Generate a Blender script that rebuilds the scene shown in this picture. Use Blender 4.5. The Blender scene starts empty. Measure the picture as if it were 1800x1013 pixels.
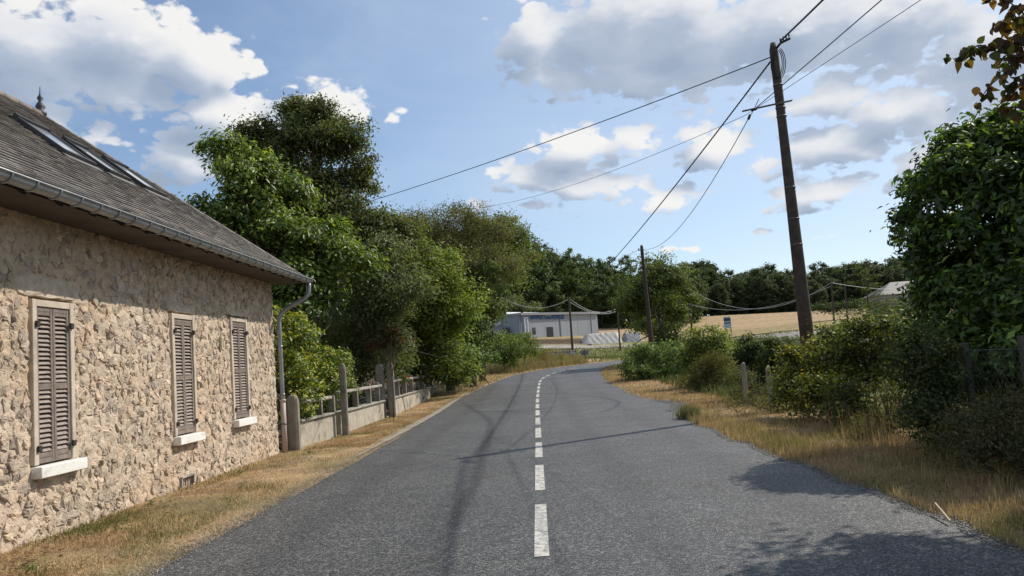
import bpy, math, random
import numpy as np
from mathutils import Matrix, Vector
rng = np.random.default_rng(7)
random.seed(7)
R_ = math.radians
SC = bpy.context.scene
COL = SC.collection

# ------------------------------------------------------------------ camera
F, EYE = 1350.0, 1.6                      # focal length in photo pixels, eye height in metres
def _cam(p): return np.array([(p[0]-900)/F, 1.0, -(p[1]-506.5)/F])
_y = _cam((943, 632)); _y /= np.linalg.norm(_y)
_u = np.cross(_cam((1043, 624.5)), _y); _u /= np.linalg.norm(_u)
if _u[2] < 0: _u = -_u
_x = np.cross(_y, _u)
RM = np.array([_x, _y, _u])
CP = np.array([0, 0, EYE])
def ray(p): return RM @ _cam(p)
def aty(p, Y): r = ray(p); return r*(Y/r[1]) + CP
def atx(p, X): r = ray(p); return r*(X/r[0]) + CP
def ground(p, z=0.0): r = ray(p); return r*((z-EYE)/r[2]) + CP
def proj(P):
    c = RM.T @ (np.array(P, float)-CP); return 900+F*c[0]/c[1], 506.5-F*c[2]/c[1]

cd = bpy.data.cameras.new('camera'); cam = bpy.data.objects.new('camera', cd); COL.objects.link(cam)
cr, cf, cu = RM @ np.array([1, 0, 0]), RM @ np.array([0, 1, 0]), RM @ np.array([0, 0, 1])
cam.matrix_world = Matrix(((cr[0], cu[0], -cf[0], CP[0]), (cr[1], cu[1], -cf[1], CP[1]), (cr[2], cu[2], -cf[2], CP[2]), (0, 0, 0, 1)))
cd.sensor_width = 36; cd.lens = F/1800*36; cd.clip_start = 0.1; cd.clip_end = 3000
SC.camera = cam

# ------------------------------------------------------------------ light
SUN_AZ, SUN_EL = R_(56), R_(43)           # azimuth measured from +Y towards +X
sd = bpy.data.lights.new('sun', 'SUN'); sd.energy = 4.6; sd.angle = R_(0.53); sd.color = (1.0, 0.93, 0.82)
sun = bpy.data.objects.new('sun', sd); COL.objects.link(sun)
sv = Vector((math.sin(SUN_AZ)*math.cos(SUN_EL), math.cos(SUN_AZ)*math.cos(SUN_EL), math.sin(SUN_EL)))
sun.rotation_euler = sv.to_track_quat('Z', 'Y').to_euler(); sun.location = (30, 20, 40)
SC.view_settings.view_transform = 'Standard'; SC.view_settings.look = 'None'
SC.view_settings.exposure = 0.0; SC.view_settings.gamma = 1.0; SC.view_settings.use_curve_mapping = False
SC.render.engine = 'CYCLES'
SC.cycles.max_bounces = 6; SC.cycles.diffuse_bounces = 3; SC.cycles.glossy_bounces = 2; SC.cycles.transmission_bounces = 3
SC.cycles.transparent_max_bounces = 6; SC.cycles.caustics_reflective = False; SC.cycles.caustics_refractive = False

# ------------------------------------------------------------------ node helper
class NT:
    def __init__(s, tree): s.t = tree; s.n = tree.nodes; s.l = tree.links
    def new(s, kind, **kw):
        n = s.n.new(kind)
        for k, v in kw.items(): setattr(n, k, v)
        return n
    def put(s, n, key, v):
        if v is None: return
        i = n.inputs[key]
        if hasattr(v, 'node'): s.l.new(v, i)
        else:
            if hasattr(v, '__len__') and i.type == 'VECTOR': v = tuple(v)[:3]
            i.default_value = v
    def math(s, op, a, b=None, c=None, clamp=False):
        n = s.new('ShaderNodeMath', operation=op, use_clamp=clamp)
        s.put(n, 0, a); s.put(n, 1, b); s.put(n, 2, c); return n.outputs[0]
    def vmath(s, op, a, b=None, out=0):
        n = s.new('ShaderNodeVectorMath', operation=op); s.put(n, 0, a)
        if b is not None:
            if op == 'SCALE': s.put(n, 'Scale', b)
            else: s.put(n, 1, b)
        return n.outputs[out]
    def mix(s, f, a, b, blend='MIX'):
        n = s.new('ShaderNodeMix', data_type='RGBA', blend_type=blend)
        s.put(n, 0, f); s.put(n, 6, a); s.put(n, 7, b); return n.outputs[2]
    def noise(s, vec, scale, detail=4, rough=0.55, dist=0.0, out=0, **kw):
        n = s.new('ShaderNodeTexNoise', **kw); s.put(n, 'Vector', vec); s.put(n, 'Scale', scale)
        s.put(n, 'Detail', detail); s.put(n, 'Roughness', rough); s.put(n, 'Distortion', dist); return n.outputs[out]
    def rng(s, v, a, b, c=0.0, d=1.0, smooth=False):
        n = s.new('ShaderNodeMapRange', interpolation_type='SMOOTHSTEP' if smooth else 'LINEAR')
        s.put(n, 0, v); s.put(n, 1, a); s.put(n, 2, b); s.put(n, 3, c); s.put(n, 4, d); return n.outputs[0]
def c4(c): return (c[0], c[1], c[2], 1.0)

# ------------------------------------------------------------------ world: physical sky with drifting cumulus
def sky_xy(p):
    r = ray(p); r = r/np.linalg.norm(r); return math.atan2(r[0], r[1]), math.asin(r[2])
CLOUDS = [  # photo-derived bearings of the clouds: x, y, half width, half height
    (70, 110, 190, 120), (215, 80, 150, 100), (330, 110, 105, 66), (20, 60, 140, 100), (200, 165, 110, 55), (410, 115, 45, 40),
    (185, 235, 60, 34), (255, 190, 60, 30), (90, 215, 60, 50),
    (400, 205, 95, 46), (560, 190, 85, 52), (470, 225, 100, 50), (340, 275, 105, 62), (440, 300, 90, 60), (626, 206, 44, 24), (682, 210, 22, 16),
    (960, 70, 95, 90), (1080, 60, 175, 120), (1230, 60, 190, 125), (1400, 55, 220, 110), (1600, 45, 220, 100), (1130, 135, 130, 40), (1750, 80, 150, 100), (1010, 140, 60, 50), (1900, 150, 200, 130),
    (1040, 262, 130, 46), (1115, 245, 70, 42), (960, 310, 110, 36), (1050, 320, 100, 48), (950, 372, 80, 22), (1150, 350, 75, 30),
    (1270, 258, 95, 46), (1470, 262, 150, 52), (1560, 205, 120, 56), (1450, 175, 130, 40), (1230, 225, 55, 36), (1640, 290, 110, 56),
    (1450, 333, 105, 32), (1545, 330, 60, 22), (1385, 352, 55, 18), (1425, 413, 52, 10), (832, 364, 46, 15), (1190, 425, 35, 8), (1335, 403, 26, 6), (205, 28, 10, 6),
]
W = bpy.data.worlds.new('World'); SC.world = W; W.use_nodes = True
wn = NT(W.node_tree); wn.n.clear()
g = bpy.data.node_groups.new('cloud_density', 'ShaderNodeTree')
g.interface.new_socket('Dir', in_out='INPUT', socket_type='NodeSocketVector')
g.interface.new_socket('D', in_out='OUTPUT', socket_type='NodeSocketFloat')
G = NT(g); gi = G.new('NodeGroupInput'); go = G.new('NodeGroupOutput')
dirn = G.vmath('NORMALIZE', gi.outputs[0])
sx = G.new('ShaderNodeSeparateXYZ'); G.put(sx, 0, dirn)
az = G.math('ARCTAN2', sx.outputs[0], sx.outputs[1]); el = G.math('ARCSINE', sx.outputs[2])
# gentle warp of the bearings so that the outlines are not elliptical
stretch = G.vmath('MULTIPLY', dirn, (1, 1, 1.7))
warp = G.noise(stretch, 5.0, 3, 0.5, out=1)
ws = G.new('ShaderNodeSeparateXYZ'); G.put(ws, 0, G.vmath('SUBTRACT', warp, (0.5, 0.5, 0.5)))
azw = G.math('ADD', az, G.math('MULTIPLY', ws.outputs[0], 0.10)); elw = G.math('ADD', el, G.math('MULTIPLY', ws.outputs[1], 0.05))
cv = G.new('ShaderNodeCombineXYZ'); G.put(cv, 0, azw); G.put(cv, 1, elw)
acc = None
for (px, py, rx, ry) in CLOUDS:
    a, e = sky_xy((px, py))
    d = G.vmath('SUBTRACT', cv.outputs[0], (a, e, 0))
    d = G.vmath('MULTIPLY', d, (F/rx, F/ry, 0))
    kk = min(1.1, max(.55, (rx*ry)**.5/62)); l = G.math('MULTIPLY_ADD', G.vmath('LENGTH', d, out=1), -kk, kk)
    acc = l if acc is None else G.math('SMOOTH_MAX', acc, l, 0.18)
# sky beyond the picture goes on with scattered cumulus of the same kind
side = G.rng(G.math('ABSOLUTE', az), 0.70, 0.95, 0.0, 1.0, True); up = G.rng(el, 0.50, 0.62, 0.0, 1.0, True)
outside = G.math('MAXIMUM', side, up)
bg = G.rng(G.noise(stretch, 2.6, 2, 0.5), 0.46, 0.68, -0.7, 0.9)
bg = G.math('SUBTRACT', bg, G.math('MULTIPLY', G.math('SUBTRACT', 1.0, outside), 2.5))
acc = G.math('MAXIMUM', G.math('MAXIMUM', acc, bg), -1.5)
n1 = G.noise(stretch, 7.0, 4, 0.55, 0.1)
D = G.math('ADD', G.math('MULTIPLY', acc, 0.95), G.math('MULTIPLY', G.math('SUBTRACT', n1, 0.48), 1.35))
G.l.new(D, go.inputs[0])

tc = wn.new('ShaderNodeTexCoord'); dv = wn.vmath('NORMALIZE', tc.outputs['Generated'])
def dens(v):
    n = wn.new('ShaderNodeGroup'); n.node_tree = g; wn.put(n, 0, v); return n.outputs[0]
L0 = dens(dv); L1 = dens(wn.vmath('ADD', dv, (sv.x*0.05, sv.y*0.05, sv.z*0.05)))
dvs = wn.vmath('MULTIPLY', dv, (1, 1, 1.7))
fine = wn.math('SUBTRACT', wn.noise(dvs, 26.0, 7, 0.64, 0.35), 0.5)
vo = wn.new('ShaderNodeTexVoronoi', feature='F1'); wn.put(vo, 'Vector', wn.vmath('ADD', dvs, wn.vmath('SCALE', wn.noise(dvs, 30.0, 2, 0.5, out=1), 0.02)))
wn.put(vo, 'Scale', 30.0); wn.put(vo, 'Detail', 1.0); wn.put(vo, 'Roughness', 0.6)
billow = wn.math('SUBTRACT', 0.45, vo.outputs['Distance'])
D0 = wn.math('ADD', L0, wn.math('ADD', wn.math('MULTIPLY', fine, 1.35), wn.math('MULTIPLY', billow, 0.62)))
mask = wn.rng(D0, -0.03, 0.25, 0.0, 1.0, True)
thick = wn.rng(D0, 0.05, 1.05)
lit = wn.math('ADD', wn.math('SUBTRACT', L0, L1), wn.math('ADD', wn.math('MULTIPLY', fine, 0.55), wn.math('MULTIPLY', billow, 0.45)))
shade = wn.math('ADD', wn.math('MULTIPLY', lit, 1.0), wn.math('SUBTRACT', 0.83, wn.math('MULTIPLY', thick, 0.64)), clamp=True)
cr_ = wn.new('ShaderNodeValToRGB'); wn.put(cr_, 0, shade); e = cr_.color_ramp.elements
e[0].position = 0.0; e[0].color = (0.34, 0.42, 0.55, 1); e[1].position = 1.0; e[1].color = (0.93, 0.92, 0.90, 1)
m_ = cr_.color_ramp.elements.new(0.42); m_.color = (0.47, 0.54, 0.66, 1)
m_ = cr_.color_ramp.elements.new(0.72); m_.color = (0.78, 0.80, 0.84, 1)
sky = wn.new('ShaderNodeTexSky', sky_type='NISHITA'); sky.sun_disc = False; sky.sun_elevation = SUN_EL; sky.sun_rotation = SUN_AZ
sky.air_density = 1.0; sky.dust_density = 0.7; sky.ozone_density = 2.6; sky.altitude = 200
STR = 0.135
sep = wn.new('ShaderNodeSeparateXYZ'); wn.put(sep, 0, dv)
# thin high veil
veil = wn.rng(wn.noise(wn.vmath('MULTIPLY', dv, (1, 1.2, 2.6)), 2.6, 5, 0.55, 0.5), 0.38, 0.88, 0.04, 0.42, True)
sund = wn.vmath('DOT_PRODUCT', dv, tuple(sv), out=1)
glow = wn.rng(sund, 0.35, 0.95, 0.0, 0.62, True)
base = wn.mix(wn.math('ADD', veil, glow, clamp=True), sky.outputs[0], (5.0, 5.9, 7.0, 1))
cc = wn.vmath('SCALE', cr_.outputs[0], 1.0/STR)
full = wn.mix(wn.math('MULTIPLY', mask, 0.96), base, cc)
low = wn.rng(sep.outputs[2], -0.05, -0.005, 0.0, 1.0, True)
full = wn.mix(low, (0.9, 0.8, 0.6, 1), full)
bgn = wn.new('ShaderNodeBackground'); wn.put(bgn, 0, full); wn.put(bgn, 1, STR)
wo = wn.new('ShaderNodeOutputWorld'); wn.l.new(bgn.outputs[0], wo.inputs[0])
W.cycles.sampling_method = 'MANUAL'; W.cycles.sample_map_resolution = 512

# ------------------------------------------------------------------ object helpers
def thing(name, label, cat, loc=(0, 0, 0), group=None):
    o = bpy.data.objects.new(name, None); COL.objects.link(o); o.location = loc; o.empty_display_size = 0.3
    o['label'] = label; o['category'] = cat
    if group: o['group'] = group
    return o
def tag(o, label, cat, group=None, kind=None):
    o['label'] = label; o['category'] = cat
    if group: o['group'] = group
    if kind: o['kind'] = kind
    return o
_woff = {}
def woff(o):
    v = Vector(o.location)
    return v + (_woff[o.name] if o.name in _woff else Vector((0, 0, 0)))
def link(name, me, mat, parent=None, loc=None):
    """links a mesh written in world coordinates (or about loc) as one object under its thing"""
    o = bpy.data.objects.new(name, me); COL.objects.link(o)
    if mat is not None and not me.materials: me.materials.append(mat)
    if loc is not None: o.location = loc
    if parent is not None:
        o.parent = parent
        o.matrix_parent_inverse = Matrix.Translation(-woff(parent))
        # woff() of a child: its world translation
        _woff[o.name] = Vector((0, 0, 0))
    return o
def copy_tree(o, parent=None):
    c = o.copy(); COL.objects.link(c)
    if parent is not None: c.parent = parent
    for ch in list(o.children): copy_tree(ch, c)
    return c
def mesh_np(name, V, Fc, col=None, smooth=False):
    """V (n,3), Fc (m,k) one face size, col (n,3)"""
    me = bpy.data.meshes.new(name); V = np.asarray(V, np.float32); Fc = np.asarray(Fc, np.int32)
    m, k = Fc.shape
    me.vertices.add(len(V)); me.vertices.foreach_set('co', V.ravel())
    me.loops.add(m*k); me.loops.foreach_set('vertex_index', Fc.ravel())
    me.polygons.add(m); me.polygons.foreach_set('loop_start', np.arange(0, m*k, k, dtype=np.int32))
    me.polygons.foreach_set('loop_total', np.full(m, k, np.int32))
    if smooth: me.polygons.foreach_set('use_smooth', np.ones(m, bool))
    if col is not None:
        a = me.color_attributes.new('col', 'FLOAT_COLOR', 'POINT')
        cc = np.ones((len(V), 4), np.float32); cc[:, :3] = col; a.data.foreach_set('color', cc.ravel())
    me.update(calc_edges=True); return me
class MB:
    def __init__(s): s.v = []; s.f = []; s.c = []
    def add(s, vs, fs, col=(1, 1, 1)):
        b = len(s.v); s.v += [tuple(v) for v in vs]; s.c += [tuple(col)]*len(vs); s.f += [tuple(i+b for i in f) for f in fs]
    def box(s, a, b, col=(1, 1, 1)):
        (x0, y0, z0), (x1, y1, z1) = a, b
        s.add([(x0, y0, z0), (x1, y0, z0), (x1, y1, z0), (x0, y1, z0), (x0, y0, z1), (x1, y0, z1), (x1, y1, z1), (x0, y1, z1)],
              [(0, 3, 2, 1), (4, 5, 6, 7), (0, 1, 5, 4), (1, 2, 6, 5), (2, 3, 7, 6), (3, 0, 4, 7)], col)
    def quadbox(s, bot, top, col=(1, 1, 1)):
        s.add(list(bot)+list(top), [(0, 3, 2, 1), (4, 5, 6, 7), (0, 1, 5, 4), (1, 2, 6, 5), (2, 3, 7, 6), (3, 0, 4, 7)], col)
    def tube(s, pts, rad, n=8, col=(1, 1, 1), cap=True):
        pts = [np.array(p, float) for p in pts]
        if not hasattr(rad, '__len__'): rad = [rad]*len(pts)
        rings = []; ref = None
        for i, p in enumerate(pts):
            t = pts[min(i+1, len(pts)-1)]-pts[max(i-1, 0)]; t = t/(np.linalg.norm(t)+1e-9)
            if ref is None: ref = np.array([1., 0, 0]) if abs(t[0]) < .8 else np.array([0, 1., 0])
            a = ref-t*ref.dot(t); a /= np.linalg.norm(a)+1e-9; b = np.cross(t, a); ref = a
            rings.append([p+rad[i]*(a*math.cos(q)+b*math.sin(q)) for q in np.linspace(0, 2*math.pi, n, endpoint=False)])
        vs = [v for r in rings for v in r]; fs = []
        for i in range(len(pts)-1):
            for j in range(n): k = (j+1) % n; fs.append((i*n+j, i*n+k, (i+1)*n+k, (i+1)*n+j))
        if cap: fs.append(tuple(range(n-1, -1, -1))); fs.append(tuple((len(pts)-1)*n+j for j in range(n)))
        s.add(vs, fs, col)
    def mesh(s, name, smooth=False, bevel=0):
        me = bpy.data.meshes.new(name); me.from_pydata(s.v, [], s.f)
        a = me.color_attributes.new('col', 'FLOAT_COLOR', 'POINT')
        a.data.foreach_set('color', np.array([(*c, 1) for c in s.c], np.float32).ravel())
        if smooth: me.polygons.foreach_set('use_smooth', np.ones(len(me.polygons), bool))
        me.update(); return me
def beveled(me, w, seg=1):
    import bmesh
    bm = bmesh.new(); bm.from_mesh(me)
    bmesh.ops.bevel(bm, geom=bm.edges[:], offset=w, segments=seg, affect='EDGES', profile=0.7)
    bm.to_mesh(me); bm.free(); return me

def vnoise(x, y, seed=0):
    x = np.asarray(x, float); y = np.asarray(y, float)
    xi = np.floor(x).astype(np.int64); yi = np.floor(y).astype(np.int64); fx = x-xi; fy = y-yi
    def h(a, b):
        v = (a*374761393 + b*668265263 + seed*982451653) & 0xffffffff
        v = ((v ^ (v >> 13))*1274126177) & 0xffffffff
        return ((v ^ (v >> 16)) & 0xffff)/65535.0
    fx = fx*fx*(3-2*fx); fy = fy*fy*(3-2*fy)
    return (h(xi, yi)*(1-fx)+h(xi+1, yi)*fx)*(1-fy)+(h(xi, yi+1)*(1-fx)+h(xi+1, yi+1)*fx)*fy
def fbm(x, y, o=4, seed=0):
    s = 0; a = 0.5; t = 0
    for i in range(o): s = s+a*vnoise(x*2**i, y*2**i, seed+i); t += a; a *= .5
    return s/t

# ------------------------------------------------------------------ materials
def material(name, rough=0.8, tint=(1, 1, 1), var=0.25, vscale=3.0, bump=0.3, bscale=40.0, spec=0.3, metal=0.0, attr=True, dark=None, dscale=1.0, bdist=0.01, fine=0.0, fscale=300.):
    m = bpy.data.materials.new(name); m.use_nodes = True; t = NT(m.node_tree); t.n.clear()
    pos = t.new('ShaderNodeNewGeometry').outputs['Position']
    if attr:
        a = t.new('ShaderNodeAttribute', attribute_name='col'); base = t.mix(1.0, a.outputs['Color'], c4(tint), 'MULTIPLY')
    else: base = c4(tint)
    n = t.noise(pos, vscale, 6, 0.6)
    f = t.rng(n, 0.3, 0.7, 1-var, 1+var)
    base = t.vmath('SCALE', base, f)
    if fine:
        f2 = t.rng(t.noise(pos, fscale, 2, 0.6), 0.35, 0.65, 1-fine, 1+fine); base = t.vmath('SCALE', base, f2)
    if dark:
        k = t.rng(t.noise(pos, dscale, 7, 0.65), 0.5, 0.68, 0, 0.8, True); base = t.mix(k, base, c4(dark))
    b = t.new('ShaderNodeBsdfPrincipled'); t.put(b, 'Base Color', base); t.put(b, 'Roughness', rough); t.put(b, 'Metallic', metal); t.put(b, 'Specular IOR Level', spec)
    if bump:
        bn = t.new('ShaderNodeBump'); t.put(bn, 'Strength', bump); t.put(bn, 'Distance', bdist); t.put(bn, 'Height', t.noise(pos, bscale, 8, 0.65)); t.l.new(bn.outputs[0], b.inputs['Normal'])
    o = t.new('ShaderNodeOutputMaterial'); t.l.new(b.outputs[0], o.inputs[0]); return m
def leaf_material(name, trans=0.35, rough=0.45, spec=0.5, tcol=(1.25, 1.35, 0.5)):
    m = bpy.data.materials.new(name); m.use_nodes = True; t = NT(m.node_tree); t.n.clear()
    a = t.new('ShaderNodeAttribute', attribute_name='col').outputs['Color']
    b = t.new('ShaderNodeBsdfPrincipled'); t.put(b, 'Base Color', a); t.put(b, 'Roughness', rough); t.put(b, 'Specular IOR Level', spec)
    tr = t.new('ShaderNodeBsdfTranslucent'); t.put(tr, 0, t.mix(1.0, a, c4(tcol), 'MULTIPLY'))
    mx = t.new('ShaderNodeMixShader'); t.put(mx, 0, trans); t.l.new(b.outputs[0], mx.inputs[1]); t.l.new(tr.outputs[0], mx.inputs[2])
    o = t.new('ShaderNodeOutputMaterial'); t.l.new(mx.outputs[0], o.inputs[0]); return m

M_LEAF = leaf_material('leaf', 0.38, 0.58, 0.25); M_GLOSS = leaf_material('glossy_leaf', 0.32, 0.46, 0.35)
M_GRASS = leaf_material('grass', 0.25, 0.7, 0.2, (1.1, 1.05, 0.7))
M_BARK = material('bark', 0.9, (0.11, 0.085, 0.06), 0.4, 8, 0.8, 40, attr=False, bdist=0.02)
M_STONE = material('stone', 0.9, (1, 1, 1), 0.24, 9, 0.8, 30, 0.2, bdist=0.018, fine=0.15, fscale=120)
M_MORTAR = material('lime_mortar', 0.95, (1, 1, 1), 0.18, 5, 1.0, 22, 0.1, bdist=0.03, fine=0.10, fscale=150)
M_SLATE = material('roof_tile', 0.8, (1, 1, 1), 0.25, 2.0, 0.5, 60, 0.3, fine=0.2, fscale=90)
M_ZINC = material('zinc', 0.42, (0.30, 0.315, 0.33), 0.2, 5, 0.1, 30, 0.5, 0.55, attr=False)
M_WOOD = material('shutter_wood', 0.75, (1, 1, 1), 0.25, 14, 0.3, 120, 0.25, bdist=0.003)
M_PAINT = material('white_paint', 0.7, (1, 1, 1), 0.10, 6, 0.25, 60, 0.3, dark=(0.35, 0.32, 0.27), dscale=3)
M_DRESSED = material('dressed_stone', 0.9, (0.56, 0.475, 0.38), 0.15, 5, 0.5, 50, 0.2, attr=False, dark=(0.36, 0.31, 0.25), dscale=2.2, fine=0.08)
M_CONC = material('concrete', 0.9, (1, 1, 1), 0.22, 4, 0.6, 50, 0.2, dark=(0.13, 0.125, 0.10), dscale=2.2, fine=0.12, fscale=160)
M_POLE = material('pole_wood', 0.85, (0.075, 0.056, 0.046), 0.35, 6, 0.6, 30, 0.3, attr=False, fine=0.2, fscale=120)
M_CABLE = material('cable', 0.6, (0.02, 0.021, 0.024), 0.1, 5, 0, 1, 0.4, attr=False)
M_METAL = material('galvanised_steel', 0.5, (0.16, 0.16, 0.165), 0.2, 8, 0, 1, 0.5, 0.5, attr=False)
M_PLAIN = material('painted_metal', 0.55, (1, 1, 1), 0.08, 2, 0.05, 20, 0.4)
M_GLASS = material('roof_glass', 0.08, (0.30, 0.33, 0.36), 0.05, 2, 0, 1, 0.9, 0.0, attr=False)
M_DARKGLASS = material('window_glass', 0.1, (0.02, 0.024, 0.03), 0.05, 2, 0, 1, 0.8, 0.0, attr=False)
M_SOIL = material('soil_and_grass', 0.95, (1, 1, 1), 0.30, 0.9, 0.9, 18, 0.1, bdist=0.04, fine=0.35, fscale=45)
M_TARP = material('tarpaulin', 0.7, (1, 1, 1), 0.12, 1.2, 0.5, 3, 0.3, bdist=0.1)

def asphalt(name, tint=1.0, edge_alpha=False):
    m = bpy.data.materials.new(name); m.use_nodes = True; t = NT(m.node_tree); t.n.clear()
    pos = t.new('ShaderNodeNewGeometry').outputs['Position']
    v = t.new('ShaderNodeTexVoronoi', feature='F1'); t.put(v, 'Vector', pos); t.put(v, 'Scale', 74.0)
    sp = t.new('ShaderNodeSeparateXYZ'); t.put(sp, 0, v.outputs['Color'])
    stone = t.math('POWER', sp.outputs[0], 3.2)
    v2 = t.new('ShaderNodeTexVoronoi', feature='F1'); t.put(v2, 'Vector', pos); t.put(v2, 'Scale', 40.0)
    sp2 = t.new('ShaderNodeSeparateXYZ'); t.put(sp2, 0, v2.outputs['Color']); clump = t.rng(sp2.outputs[0], 0, 1, 0.82, 1.18)
    big = t.rng(t.noise(pos, 0.35, 5, 0.6), 0.3, 0.7, 0.82, 1.18); mid = t.rng(t.noise(pos, 3.0, 5, 0.65), 0.3, 0.7, 0.86, 1.14)
    sp3 = t.new('ShaderNodeSeparateXYZ'); t.put(sp3, 0, pos); ax_ = t.math('ABSOLUTE', t.math('SUBTRACT', t.math('ABSOLUTE', t.math('ADD', sp3.outputs[0], 0.05)), 1.75)); trk = t.math('ABSOLUTE', t.math('SUBTRACT', ax_, 0.72))
    trk = t.rng(t.math('ADD', trk, t.math('MULTIPLY', t.noise(pos, 0.8, 3), .35)), .22, .55, 0.88, 1.07, True); big_t = trk
    base = t.mix(stone, (0.028*tint, 0.029*tint, 0.031*tint, 1), (0.245*tint, 0.238*tint, 0.225*tint, 1))
    base = t.vmath('SCALE', base, t.math('MULTIPLY', t.math('MULTIPLY', t.math('MULTIPLY', big, mid), clump), big_t))
    b = t.new('ShaderNodeBsdfPrincipled'); t.put(b, 'Base Color', base); t.put(b, 'Specular IOR Level', 0.45)
    t.put(b, 'Roughness', t.rng(t.noise(pos, 0.6, 3), 0.3, 0.7, 0.50, 0.68))
    bn = t.new('ShaderNodeBump'); t.put(bn, 'Strength', 0.9); t.put(bn, 'Distance', 0.008)
    t.put(bn, 'Height', t.math('SUBTRACT', t.math('MULTIPLY', sp.outputs[1], 0.5), v.outputs['Distance'])); t.l.new(bn.outputs[0], b.inputs['Normal'])
    o = t.new('ShaderNodeOutputMaterial')
    if edge_alpha:
        a = t.new('ShaderNodeAttribute', attribute_name='col').outputs['Fac']
        a = t.math('MULTIPLY', a, t.rng(t.noise(pos, 5, 5, 0.7), 0.3, 0.62, 0.25, 1.0))
        tr = t.new('ShaderNodeBsdfTransparent'); mx = t.new('ShaderNodeMixShader'); t.put(mx, 0, a)
        t.l.new(tr.outputs[0], mx.inputs[1]); t.l.new(b.outputs[0], mx.inputs[2]); t.l.new(mx.outputs[0], o.inputs[0])
    else: t.l.new(b.outputs[0], o.inputs[0])
    return m
M_ASPH = asphalt('asphalt'); M_STREAK = asphalt('dark_streak', 0.55, True)
def line_paint():
    m = bpy.data.materials.new('road_paint'); m.use_nodes = True; t = NT(m.node_tree); t.n.clear()
    pos = t.new('ShaderNodeNewGeometry').outputs['Position']
    w = t.rng(t.noise(pos, 14, 9, 0.85), 0.42, 0.51, 0.0, 1); w2 = t.rng(t.noise(pos, 4, 4, 0.6), 0.3, 0.7, 0.75, 1.0)
    base = t.mix(t.math('MULTIPLY', w, w2), (0.14, 0.135, 0.125, 1), (0.62, 0.60, 0.54, 1))
    b = t.new('ShaderNodeBsdfPrincipled'); t.put(b, 'Base Color', base); t.put(b, 'Roughness', 0.7)
    bn = t.new('ShaderNodeBump'); t.put(bn, 'Strength', 0.5); t.put(bn, 'Distance', 0.006); t.put(bn, 'Height', t.noise(pos, 70, 3, 0.6)); t.l.new(bn.outputs[0], b.inputs['Normal'])
    o = t.new('ShaderNodeOutputMaterial'); t.l.new(b.outputs[0], o.inputs[0]); return m
M_LINE = line_paint()

# ------------------------------------------------------------------ terrain
def prof(Y): return np.interp(Y, [0, 27, 33.8, 43.3, 46.5, 53, 60, 70, 80, 95, 120], [0, 0, .08, .25, .35, .5, .65, .8, .88, .95, 1.2])
ctl = []
for X in (-60, -25, -12, -5, 0, 5, 12, 25):
    for Y in (-60, -20, 0, 10, 20, 27): ctl.append((X, Y, 0))
for (X, Y) in [(-3.6, 34), (3.5, 34), (-3.2, 43), (3.7, 44), (-9, 43), (-2.2, 52), (4.3, 52), (0, 62), (5, 60), (1.5, 67), (6, 66), (5, 74), (10, 72), (10, 80), (20, 84), (-12, 60), (-30, 60), (30, 88), (20, 70), (9, 50), (45, 96), (8, 40)]:
    ctl.append((X, Y, float(prof(min(Y, 90)))))
for (px, py, Y) in [(1007, 630, 92), (960, 628, 92), (1080, 628, 98), (936, 612, 116), (1030, 612, 116), (1130, 608, 112), (1240, 601, 100), (1400, 583, 92), (1600, 563, 90), (1750, 552, 92), (860, 614, 116),
                    (870, 598, 128), (935, 596, 130), (1000, 592, 139), (1052, 588, 149), (1095, 592, 130), (1060, 578, 175), (1080, 567, 225), (1000, 566, 230), (870, 562, 230),
                    (1200, 558, 235), (1300, 553, 235), (1400, 549, 235), (1520, 545, 235), (1700, 538, 235), (1200, 585, 150), (1300, 588, 138), (1420, 572, 140), (1560, 558, 140), (1750, 545, 140),
                    (1300, 620, 60), (1450, 605, 55), (1650, 590, 50), (1300, 560, 200), (1500, 552, 190)]:
    ctl.append(tuple(aty((px, py), Y)))
for X in (-300, -120, 0, 120, 300): ctl.append((X, 420, 16 if X < 200 else 20)); ctl.append((X, 900, 18))
for X in (-300, -120): ctl.append((X, 0, 0)); ctl.append((X, 200, 8)); ctl.append((-X, 0, 1)); ctl.append((-X, 200, 13))
ctl = np.array(ctl, float)
def tps_k(r2): return np.where(r2 > 1e-9, 0.5*r2*np.log(r2+1e-12), 0)
S_ = 50.0
cx = ctl[:, :2]/S_; n_ = len(ctl)
Kk = tps_k(((cx[:, None]-cx[None])**2).sum(-1)) + np.eye(n_)*0.002
Pm = np.c_[np.ones(n_), cx]; A = np.block([[Kk, Pm], [Pm.T, np.zeros((3, 3))]])
wt = np.linalg.solve(A, np.r_[ctl[:, 2], 0, 0, 0])
def height(x, y):
    x = np.atleast_1d(np.asarray(x, float)); y = np.atleast_1d(np.asarray(y, float)); out = np.empty(x.shape).ravel(); q = np.c_[x.ravel(), y.ravel()]/S_
    for i in range(0, len(q), 20000):
        s = q[i:i+20000]; out[i:i+20000] = tps_k(((s[:, None]-cx[None])**2).sum(-1)) @ wt[:n_] + np.c_[np.ones(len(s)), s] @ wt[n_:]
    near = np.clip((30-q[:, 1]*S_)/6, 0, 1)*np.clip((25-abs(q[:, 0]*S_))/10, 0, 1)
    return (out*(1-near)).reshape(x.shape)
def hz(x, y): return float(height(x, y)[0])
def onground(p, lo=4, hi=300):
    """where the view ray of photo point p meets the terrain"""
    r = ray(p); Y = np.concatenate([np.arange(lo, 40, .05), np.arange(40, hi, .25)]); X = r[0]/r[1]*Y; Z = EYE+r[2]/r[1]*Y
    d = Z-height(X, Y); i = int(np.argmax(d < 0)); return np.array([X[i], Y[i], hz(X[i], Y[i])])

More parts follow.
